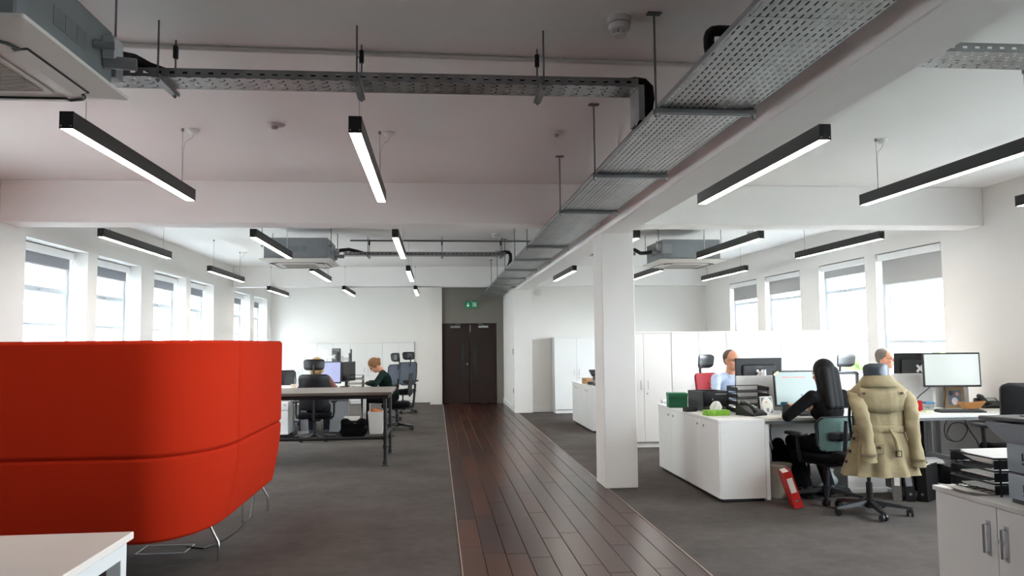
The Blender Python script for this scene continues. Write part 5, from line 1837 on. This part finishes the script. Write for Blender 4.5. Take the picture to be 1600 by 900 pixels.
    for S, E_, W_, s in arms:
        if sleeves == 'long':
            Wc = E_ + (W_ - E_) * 0.93
            mb.cap(S, 0.060, E_, 0.050)
            mb.cap(E_, 0.050, Wc, 0.036)
        else:
            Ec = S + (E_ - S) * 0.8
            mb.cap(S, 0.062, Ec, 0.056)
    blob('top', mb, m_top, t, 0.010, 3)
    if collar:
        mb = MB()
        rings = []
        for z, r_ in ((0.425, 0.074), (0.455, 0.070), (0.485, 0.066), (0.478, 0.074), (0.44, 0.084)):
            rings.append([T_(r_ * math.cos(2 * PI * k / 20), r_ * 0.95 * math.sin(2 * PI * k / 20) - 0.004, z - 0.025 * max(0, math.sin(2 * PI * k / 20))) for k in range(20)])
        mb.loft(rings, caps=False).build('collar', m_top, t)
    m_bot = mat('cloth_' + bottom.strip('#'), bottom, rough=0.9, var=0.08, scale=25, spec=0.15)
    mb = MB()
    mb.ell(P + Vector((0, -0.01, -0.01)), (0.17, 0.13, 0.09))
    for hip, kn, an, s in legs:
        mb.cap(hip, 0.086, kn, 0.064)
        mb.cap(kn, 0.064, an + Vector((0, 0, 0.02)), 0.050)
    blob('trousers', mb, m_bot, t, 0.012, 3)
    for hip, kn, an, s in legs:
        mb = MB()
        mb.ell((an.x, an.y + 0.06, 0.042), (0.045, 0.135, 0.042))
        mb.ell((an.x, an.y - 0.02, 0.065), (0.042, 0.05, 0.06))
        mb.box(an.x - 0.04, an.x + 0.04, an.y - 0.06, an.y + 0.18, 0.0, 0.02, b=0.008)
        blob('shoe', mb, M_LEATHER, t, 0.010, 2)
    # --- hair
    m_h = mat('hair_' + hair_col.strip('#'), hair_col, rough=0.72, var=0.2, scale=60, stretch=(1, 1, 0.15), bump=0.06, bscale=150, spec=0.3)
    mb = MB()
    if hair == 'short':
        mb.ell(H_(0, -0.030, 0.036), (0.0835, 0.088, 0.088), RH, 18, 12)
        mb.ell(H_(0, -0.055, 0.0), (0.066, 0.052, 0.07), RH)
        for s in (-1, 1):
            mb.ell(H_(s * 0.066, -0.018, 0.02), (0.014, 0.035, 0.04), RH)
    elif hair == 'long':
        mb.ell(H_(0, -0.022, 0.030), (0.092, 0.104, 0.100), RH, 18, 12)
        for s in (-1, 0, 1):
            mb.cap(H_(s * 0.045, -0.07, 0.0), 0.058, T_(s * 0.052, -0.085, 0.33), 0.044)
            if s:
                mb.cap(H_(s * 0.07, -0.01, 0.02), 0.026, T_(s * 0.085, -0.03, 0.38), 0.03)
    elif hair == 'bob':
        mb.ell(H_(0, -0.018, 0.032), (0.092, 0.102, 0.098), RH, 18, 12)
        for s in (-1, 0, 1):
            mb.cap(H_(s * 0.045, -0.06, 0.0), 0.05, H_(s * 0.05, -0.07, -0.09), 0.042)
            if s:
                mb.cap(H_(s * 0.07, 0.0, 0.02), 0.024, H_(s * 0.078, -0.005, -0.08), 0.024)
    elif hair == 'tied':
        mb.ell(H_(0, -0.018, 0.032), (0.089, 0.100, 0.096), RH, 18, 12)
        mb.ell(H_(0, -0.06, 0.0), (0.07, 0.055, 0.075), RH)
        mb.ell(H_(0, -0.115, 0.01), (0.035, 0.03, 0.035), RH)
        for s in (-1, 1):
            mb.ell(H_(s * 0.068, 0.0, 0.0), (0.02, 0.04, 0.055), RH)
    blob('hair', mb, m_h, t, 0.0085, 7 if hair == 'long' else 3)
    if glasses:
        mb = MB()
        for s in (-1, 1):
            mb.tube([H_(s * 0.034 + 0.021 * math.cos(2 * PI * k / 14), 0.094, 0.001 + 0.016 * math.sin(2 * PI * k / 14)) for k in range(14)], 0.0016, 5, closed=True)
            mb.tube([H_(s * 0.055, 0.092, 0.004), H_(s * 0.076, 0.04, 0.006), H_(s * 0.079, -0.005, 0.004)], 0.0016, 5)
        mb.tube([H_(-0.013, 0.096, 0.003), H_(0.0, 0.099, 0.006), H_(0.013, 0.096, 0.003)], 0.0016, 5)
        mb.build('glasses', M_BLACK, t)
    return t


# ---- desk side: chairs and people
task_chair('office chair with grey-green mesh back carrying the woman in black', (3.53, 7.07), math.radians(8), 'mesh', M_MESHTEAL, head=False, arms=True, back_top=0.82, back_low=0.53, zoff=-0.06, base_rz=PI / 2, name='office_chair')
person('woman in black top with long black hair, seated and reaching to the desk', (3.55, 6.995), math.radians(8), feet_back=0.22, lean=4, turn=4, head_yaw=4, head_pitch=6, pole=(0.6, -0.8, -0.35), pole_right=(0.9, -0.3, 0.0), wrists=((-0.25, 0.30, 0.83), (0.14, 0.38, 0.83)), top='#0b0b0d', bottom='#14141a', hair='long', hair_col='#0a0909', female=True, seat=0.43)
task_chair('office chair with red slotted back behind the man in blue', (3.41, 9.32), PI + math.radians(34), 'pad', M_REDCHAIR, head=True, back_top=1.06, slots=True, head_m=M_LEATHER)
person('man in pale blue shirt with short greying hair behind the dark monitor', (3.445, 9.20), PI + math.radians(12), lean=2, turn=0, head_yaw=8, head_pitch=2, wrists=((-0.18, 0.42, 0.81), (0.18, 0.42, 0.81)), top='#b3c3dc', bottom='#23262e', hair='short', hair_col='#5a4c42', collar=True, glasses=True, seat=0.50)
task_chair('office chair with wide black headrest carrying the man in white', (5.16, 9.30), PI + math.radians(25), 'mesh', M_MESHBLACK, head=True, back_top=1.05, head_w=0.17)
person('man in white shirt with cropped grey hair, face turned to his monitor', (5.28, 9.16), PI + math.radians(32), lean=4, turn=0, head_yaw=25, head_pitch=4, wrists=((-0.18, 0.42, 0.81), (0.2, 0.40, 0.81)), top='#efe6ea', bottom='#2a2c33', hair='short', hair_col='#6f6863', collar=True, glasses=True, seat=0.50)
task_chair('office chair with black headrest, the trench coat hung over its back', (3.60, 6.47), math.radians(-8), 'mesh', M_MESHBLACK, head=True, arms=False, back_top=1.03, head_m=mat('headrest_blue_black', '#2b3540', rough=0.4), head_w=0.105, base_rz=0.9)
task_chair('office chair with black leather back standing by the wall past the wooden bowl', (5.19, 6.80), math.radians(-12), 'pad', M_LEATHER, head=False, arms=True, back_top=1.06)

# ---- trench coat on the chair
coat = thing('trench_coat', 'beige belted trench coat hung over the back of an office chair', 'coat', (3.55, 6.18, 0), math.radians(-6))
M_COAT = mat('beige_gabardine', '#8d8064', rough=0.85, var=0.12, scale=7, bump=0.55, bscale=16, spec=0.2)
M_BTN = mat('dark_horn_button', '#241c18', rough=0.4)
NA = 44


def rumple(o, amp=0.012, fr=8.0):
    from mathutils import noise
    for v in o.data.vertices:
        n_ = noise.noise_vector(Vector((v.co.x * fr, v.co.y * fr, v.co.z * fr * 1.4)))
        v.co += Vector((n_.x * 0.4, n_.y, n_.z * 0.2)) * amp


def coat_ring(z):
    """Half-open loop round the chair back; opens away from the camera."""
    u = (1.10 - z) / 0.68
    if z > 1.02:
        k = (z - 1.02) / 0.10
        wx, wy = 0.235 * (1 - 0.42 * k ** 1.3), 0.075 * (1 - 0.25 * k)
    elif z > 0.72:
        wx, wy = 0.235 - 0.04 * math.sin((1.02 - z) / 0.30 * PI * 0.55), 0.085
    else:
        q = (0.72 - z) / 0.30
        wx, wy = 0.197 + 0.085 * q, 0.088 + 0.075 * q
    pts = []
    for i in range(NA + 1):
        a = math.radians(205 + (-230) * i / NA) + PI
        a = math.radians(-25 + 0) - (math.radians(230) * i / NA) + math.radians(50)
        a = math.radians(180 + 25) + math.radians(130 * 1.0) * i / NA * (230 / 230) + math.radians(0) if False else math.radians(155 + 230 * i / NA)
        fold = 1 + (0.02 + 0.075 * max(0, min(1, (0.78 - z) / 0.35))) * math.sin(i * 0.95 + z * 3) + 0.02 * math.sin(i * 2.3 + z * 9)
        pts.append((wx * math.cos(a) * fold, wy * math.sin(a) * fold + 0.02 * u, z))
    return pts


mb = MB()
zs = [1.115, 1.10, 1.075, 1.045, 1.01, 0.96, 0.90, 0.84, 0.79, 0.755, 0.735, 0.72, 0.70, 0.66, 0.61, 0.56, 0.51, 0.46, 0.40, 0.37]
outer = [coat_ring(z) for z in zs]
th = 0.010
R_ = []
for ring in outer:
    inner = [(p_[0] * 0.955, p_[1] * 0.92 + 0.001, p_[2]) for p_ in ring]
    R_.append(ring + inner[::-1])
mb.loft(R_)
cb0 = mb.build('coat_body', M_COAT, coat, smooth=70)
rumple(cb0)
# sleeves
for s in (-1, 1):
    path = [(s * 0.195, -0.005, 1.03), (s * 0.222, -0.03, 0.96), (s * 0.232, -0.045, 0.85), (s * 0.236, -0.06, 0.72), (s * 0.245, -0.075, 0.58), (s * 0.255, -0.08, 0.45)] if s > 0 else [(s * 0.195, -0.005, 1.03), (s * 0.205, -0.055, 0.96), (s * 0.185, -0.095, 0.85), (s * 0.165, -0.115, 0.74), (s * 0.155, -0.135, 0.62), (s * 0.16, -0.15, 0.50)]
    mb = MB()
    rings = []
    rad = [0.062, 0.07, 0.066, 0.06, 0.058, 0.062]
    # finer steps so that the cloth can crease
    path2, rad2 = [], []
    for i in range(len(path) - 1):
        for q in range(4):
            path2.append(tuple(Vector(path[i]).lerp(Vector(path[i + 1]), q / 4)))
            rad2.append(rad[i] + (rad[i + 1] - rad[i]) * q / 4 + 0.004 * math.sin(i * 4 + q * 2.1))
    path, rad = path2 + [path[-1]], rad2 + [rad[-1]]
    for i in range(len(path)):
        c_ = Vector(path[i])
        for_ = []
        for k in range(16):
            a = 2 * PI * k / 16
            f_ = 1 + 0.07 * math.sin(3 * a + i * 0.45)
            for_.append(c_ + Vector((rad[i] * math.cos(a) * f_ * 0.9, rad[i] * 0.62 * math.sin(a) * f_, 0.012 * math.sin(a + i * 0.3))))
        rings.append(for_)
    sl = mb.loft(rings).build('sleeve', M_COAT, coat, smooth=70)
    rumple(sl, 0.012, 13)
    c_ = Vector(path[-1])
    MB().loft([[c_ + Vector((0.066 * math.cos(2 * PI * k / 16) * 0.93, 0.045 * math.sin(2 * PI * k / 16), z)) for k in range(16)] for z in (0.055, 0.04, 0.036, 0.052)], caps=False).build('cuff_strap', M_COAT, sl)
    MB().box(s * 0.10, s * 0.235, -0.075, -0.01, 0, 0.006, b=0.002, M=tr(0, 0.02, 1.07) @ Matrix.Rotation(s * 0.45, 4, 'Y')).build('epaulette', M_COAT, coat)
    MB().cyl((s * 0.15, -0.072, 1.02), (s * 0.15, -0.084, 1.02), 0.011, n=12).build('button', M_BTN, coat)
# collar
mb = MB()
rings = []
for r_, z in ((0.135, 1.07), (0.115, 1.115), (0.105, 1.145), (0.112, 1.15), (0.135, 1.115), (0.165, 1.065), (0.16, 1.06), (0.145, 1.065)):
    rings.append([(r_ * 1.05 * math.cos(math.radians(165 + 210 * i / 20)), r_ * 0.62 * math.sin(math.radians(165 + 210 * i / 20)) + 0.01, z + 0.012 * math.sin(math.radians(9 * i))) for i in range(21)])
mb.loft(rings, closed=False).build('collar', M_COAT, coat, smooth=70)
# storm flap across the shoulders
mb = MB()
fl_o = []
for z, g_ in ((1.06, 1.03), (1.0, 1.07), (0.93, 1.09), (0.885, 1.09)):
    ring = coat_ring(z)[12:33]
    fl_o.append([(p_[0] * g_, p_[1] * g_ - 0.002, z - 0.02 * math.sin(PI * i / 20) * (1 if z < 0.9 else 0)) for i, p_ in enumerate(ring)])
mb.loft(fl_o, closed=False)
sf = mb.build('storm_flap', M_COAT, coat, smooth=70)
sf.modifiers.new('s', 'SOLIDIFY').thickness = 0.004
# belt, buckle, buttons down the open edge, pocket flap
mb = MB()
mb.loft([[(p_[0] * g_, p_[1] * g_ - 0.003, z) for p_ in coat_ring(0.74)[3:42]] for z, g_ in ((0.705, 1.05), (0.712, 1.09), (0.755, 1.09), (0.762, 1.05))], closed=False)
mb.build('belt', M_COAT, coat, smooth=70).modifiers.new('s', 'SOLIDIFY').thickness = 0.005
mb = MB()
mb.tube([(0.03, -0.105, 0.74), (0.06, -0.13, 0.66), (0.075, -0.135, 0.58), (0.07, -0.135, 0.53)], [0.012, 0.014, 0.014, 0.012], 8)
mb.build('belt_tail', M_COAT, coat)
mb = MB().tube([(0.05, -0.148, 0.575), (0.095, -0.148, 0.575), (0.095, -0.148, 0.53), (0.05, -0.148, 0.53)], 0.005, 6, closed=True)
mb.build('buckle', M_BTN, coat)
for z in (0.92, 0.80, 0.66, 0.56, 0.48):
    ring = coat_ring(z)
    p_ = Vector(ring[7])
    nrm = Vector((p_.x, p_.y * 3, 0)).normalized()
    MB().cyl(p_ - nrm * 0.004, p_ + nrm * 0.010, 0.013, n=12).build('button', M_BTN, coat)
for (x, z) in ((-0.06, 0.60), (-0.09, 0.60)):
    pass
MB().box(-0.12, -0.03, -0.004, 0.004, -0.05, 0.03, b=0.003, M=tr(0, -0.135, 0.60) @ rotz(-0.15)).build('pocket_flap', M_COAT, coat)
MB().cyl((-0.075, -0.135, 0.60), (-0.075, -0.15, 0.60), 0.012, n=12).build('button', M_BTN, coat)

# ================================================================== FAR DESKS ON THE BOOTH SIDE
G = 'far bench desks on the booth side'
d1 = desk('white far bench desk where the blonde person works', -3.35, -1.12, 13.05, 13.85, (-1.17, -3.25), G, M_WHITE, leg_y=-0.05)
d2 = desk('white far bench desk behind the blonde person', -3.35, -1.12, 13.87, 14.67, (-1.17, -3.25), G, M_WHITE, front=1, leg_y=0.05)
task_chair('black executive chair with headrest carrying the blonde person', (-1.84, 12.55), math.radians(4), 'pad', M_LEATHER, head=True, back_top=1.09, head_w=0.16, zoff=-0.08)
person('blonde person seated in the black executive chair at the far desk', (-1.84, 12.66), math.radians(2), lean=4, head_pitch=-2, pole=(0.55, -0.5, -0.8), wrists=((-0.22, 0.40, 0.79), (0.24, 0.42, 0.79)), top='#8a5f58', bottom='#1c1e26', hair='bob', hair_col='#b39262', female=True, seat=0.41)
monitor('monitor with lilac screen beside the executive chair', (-1.80, 13.46, DZ), math.radians(-4), 0.50, 0.36, 0.26, math.radians(-3), 'stand', M_SCRBLUE)
monitor('small dark monitor raised high on a white arm behind the lilac screen', (-1.75, 14.45, DZ), math.radians(125), 0.30, 0.30, 0.50, 0.0, 'arm', M_SCROFF, arm_side=0.1)
monitor('monitor seen edge-on behind the wire letter trays at the far desk', (-1.49, 14.38, DZ), math.radians(98), 0.52, 0.33, 0.47, 0.0, 'arm', M_SCRWHITE, arm_side=0.15)
monitor('dark monitor turned sideways beside the lilac screen', (-1.47, 13.84, DZ), math.radians(70), 0.50, 0.33, 0.26, 0.0, 'stand', M_SCROFF)
letter_trays('black wire letter trays on the far desk before the woman in green', (-1.31, 13.38, DZ), 0, 3, w=0.24, d=0.32, gap=0.075)
for k in range(2):
    paper('paper_stack', (-1.31, 13.36, DZ + 0.018 + 0.075 * k), 0, 0.21, 0.29, 5, ('papers in the lowest wire tray on the far desk', 'papers in the middle wire tray on the far desk')[k])
task_chair('dark office chair carrying the woman in dark green', (-0.66, 13.85), math.radians(92), 'mesh', M_MESHBLACK, head=False, arms=False, back_top=0.98, zoff=-0.03, base_rz=PI / 2)
person('woman in dark green cardigan bent over her work at the far desk', (-0.76, 13.85), math.radians(92), lean=20, head_pitch=38, wrists=((-0.16, 0.40, 0.80), (0.16, 0.38, 0.80)), top='#0d2320', bottom='#101014', hair='tied', hair_col='#7a5636', female=True, seat=0.46)
task_chair('empty mesh office chair with headrest, turned sideways beside the far desk', (-0.97, 15.32), math.radians(62), 'mesh', M_MESHBLUE, head=True, back_top=1.06, group='empty mesh chairs at the far desk')
task_chair('empty mesh office chair with headrest, its back to the room beside the dark doors', (-0.70, 17.2), math.radians(32), 'mesh', M_MESHBLUE, head=True, back_top=1.06, group='empty mesh chairs at the far desk')
# a further bare black chair at the edge of the booth
task_chair('black office chair partly hidden behind the red booth', (-2.75, 14.9), math.radians(190), 'mesh', M_MESHBLACK, head=False, arms=True, back_top=0.98)

ped = thing('desk_pedestal', 'white drawer pedestal under the far desk beside the booth edge', 'pedestal', (-2.50, 13.18, 0))
MB().box(-0.19, 0.19, -0.24, 0.30, 0.05, 0.56, b=0.004).build('carcass', M_WHITE, ped)
for k, (z0, z1) in enumerate(((0.055, 0.295), (0.30, 0.425), (0.43, 0.555))):
    dr = MB().box(-0.188, 0.188, -0.258, -0.24, z0, z1, b=0.002).build('drawer', M_WHITE, ped)
    if k == 2:
        MB().cyl((0.14, -0.258, 0.51), (0.14, -0.264, 0.51), 0.012).build('lock', M_GREYMETAL, dr)
for sx in (-1, 1):
    for sy in (-0.2, 0.26):
        MB().cyl((sx * 0.15 - 0.012, sy, 0.025), (sx * 0.15 + 0.012, sy, 0.025), 0.025).build('caster', M_BLACK, ped)
pc = thing('computer_tower', 'pale computer tower with dark front under the far desk', 'computer', (-2.12, 13.55, 0), 0.05)
MB().box(-0.10, 0.10, -0.22, 0.22, 0.06, 0.50, b=0.004).build('casing', M_LIGHTGREY, pc)
MB().box(-0.10, -0.075, -0.235, -0.215, 0.06, 0.50, b=0.002).build('front_trim', mat('navy_plastic', '#1c2a55', rough=0.4), pc)
MB().box(-0.07, 0.09, -0.23, -0.22, 0.40, 0.44).build('drive_slot', M_BLACK, pc)
MB().box(-0.12, 0.12, -0.24, 0.24, 0.0, 0.06, b=0.004).build('stand', M_WHITE, pc)
fb2 = thing('flat_panel_box', 'flat grey box standing under the far desk by the white legs', 'box', (-1.62, 13.75, 0))
MB().box(-0.16, 0.16, -0.05, 0.05, 0.0, 0.56, b=0.004).build('box_body', M_LIGHTGREY, fb2)
MB().box(-0.162, 0.162, -0.052, 0.052, 0.5, 0.565, b=0.004).build('lid', M_GREYMETAL, fb2)
wb = thing('waste_bin', 'white square waste bin with orange rubbish under the far desk end', 'bin', (-0.97, 13.33, 0))
mb = MB()
for q in range(4):
    R = rotz(q * PI / 2)
    a_ = [R @ Vector(p_) for p_ in ((-0.10, -0.10, 0.0), (0.10, -0.10, 0.0), (0.13, -0.13, 0.36), (-0.13, -0.13, 0.36))]
    b2 = [R @ Vector(p_) for p_ in ((-0.094, -0.094, 0.006), (0.094, -0.094, 0.006), (0.124, -0.124, 0.36), (-0.124, -0.124, 0.36))]
    mb.loft([[a_[0], a_[1], b2[1], b2[0]], [a_[3], a_[2], b2[2], b2[3]]])
mb.box(-0.10, 0.10, -0.10, 0.10, 0.0, 0.008)
mb.build('bin_wall', M_WHITE, wb)
blob('rubbish', MB().ell((0.02, -0.02, 0.33), (0.10, 0.09, 0.06)).ell((-0.04, 0.03, 0.36), (0.06, 0.06, 0.05)), mat('orange_wrap', '#b8672e', rough=0.6, var=0.4, scale=20), wb, 0.012, 2)
bg2 = thing('handbag', 'black handbag with papers sticking out on the carpet behind the workbench', 'bag', (-1.28, 12.72, 0), -0.05)
mb = MB().box(-0.19, 0.19, -0.08, 0.08, 0.01, 0.27, b=0.04).ell((0, 0, 0.10), (0.22, 0.11, 0.10)).ell((0.13, 0, 0.24), (0.08, 0.07, 0.07)).ell((-0.12, 0, 0.25), (0.08, 0.07, 0.06))
blob('bag_body', mb, M_FABRICBLACK, bg2, 0.011, 4)
MB().box(-0.14, 0.10, 0.0, 0.02, 0.20, 0.335, b=0.003, M=rotz(0.1)).build('paper_wad', M_PAPER, bg2)
MB().cyl((0.03, -0.10, 0.24), (0.03, -0.116, 0.24), 0.009).cyl((0.055, -0.10, 0.24), (0.055, -0.116, 0.24), 0.009).build('clasp', M_CHROME, bg2)
MB().tube([(0.14, -0.06, 0.26), (0.22, -0.08, 0.20), (0.21, -0.09, 0.10), (0.15, -0.08, 0.06)], 0.012, 8).build('strap', M_FABRICBLACK, bg2)
mug('small pale mug on the far desk beside the executive chair', (-2.28, 13.2, DZ), '#cdbfa8', 0.04, 0.09)
tp = thing('tape_dispenser', 'black tape dispenser on the far desk by the pedestal', 'tape dispenser', (-2.62, 13.3, DZ), 0.3)
MB().prism([(-0.09, 0), (0.09, 0), (0.09, 0.02), (0.04, 0.06), (-0.03, 0.06), (-0.09, 0.03)], 1, -0.03, 0.03).build('dispenser_base', M_BLACK, tp)
MB().lathe([(0.022, -0.012), (0.04, -0.012), (0.04, 0.012), (0.022, 0.012), (0.022, -0.012)], c=(0.0, 0, 0.075), M=rotx(PI / 2), caps=False).build('tape_roll', mat('tape_clear', '#c9b98e', rough=0.3), tp)
for k in range(3):
    cable('hanging_cable', [(-1.95 + 0.07 * k, 13.6, 0.70), (-1.98 + 0.08 * k, 13.6, 0.5), (-1.90 + 0.06 * k, 13.55, 0.35), (-1.86 + 0.05 * k, 13.5, 0.02)], 'thin black cable hanging under the far desk', 'cables under the far desk')

# machine and clutter on the far low cabinet
fm = thing('black_office_machine', 'black office machine with lifted lid on the low cabinet beyond the column', 'office machine', (2.74, 12.95, DZ))
MB().box(-0.16, 0.18, -0.14, 0.16, 0, 0.16, b=0.01).build('casing', M_BLACK, fm)
MB().box(-0.18, 0.18, -0.01, 0.01, 0, 0.25, b=0.003, M=tr(0, 0.15, 0.16) @ rotx(math.radians(-70))).build('lid', M_BLACKMETAL, fm)
MB().box(-0.17, -0.158, -0.1, 0.1, 0.05, 0.10).build('control_panel', M_GREYMETAL, fm)
cbx = thing('cardboard_box', 'small brown cardboard box on the low cabinet beyond the column', 'box', (2.60, 13.65, DZ), 0.2)
MB().box(-0.07, 0.07, -0.10, 0.10, 0, 0.10, b=0.002).build('box_body', mat('brown_card', '#a88660', rough=0.8), cbx)
MB().box(-0.075, 0.075, -0.01, 0.01, 0.0995, 0.101).build('tape_strip', mat('tape_brown', '#8d6c48', rough=0.5), cbx)
bt2 = thing('tape_gun', 'dark gadget lying beside the small cardboard box', 'gadget', (2.62, 13.35, DZ), 0.4)
MB().box(-0.05, 0.05, -0.09, 0.09, 0, 0.05, b=0.012).build('gadget_body', M_PRN3, bt2)
MB().tube([(0, -0.08, 0.04), (0, -0.12, 0.07), (0, -0.10, 0.10)], 0.012, 8).build('handle', M_BLACK, bt2)
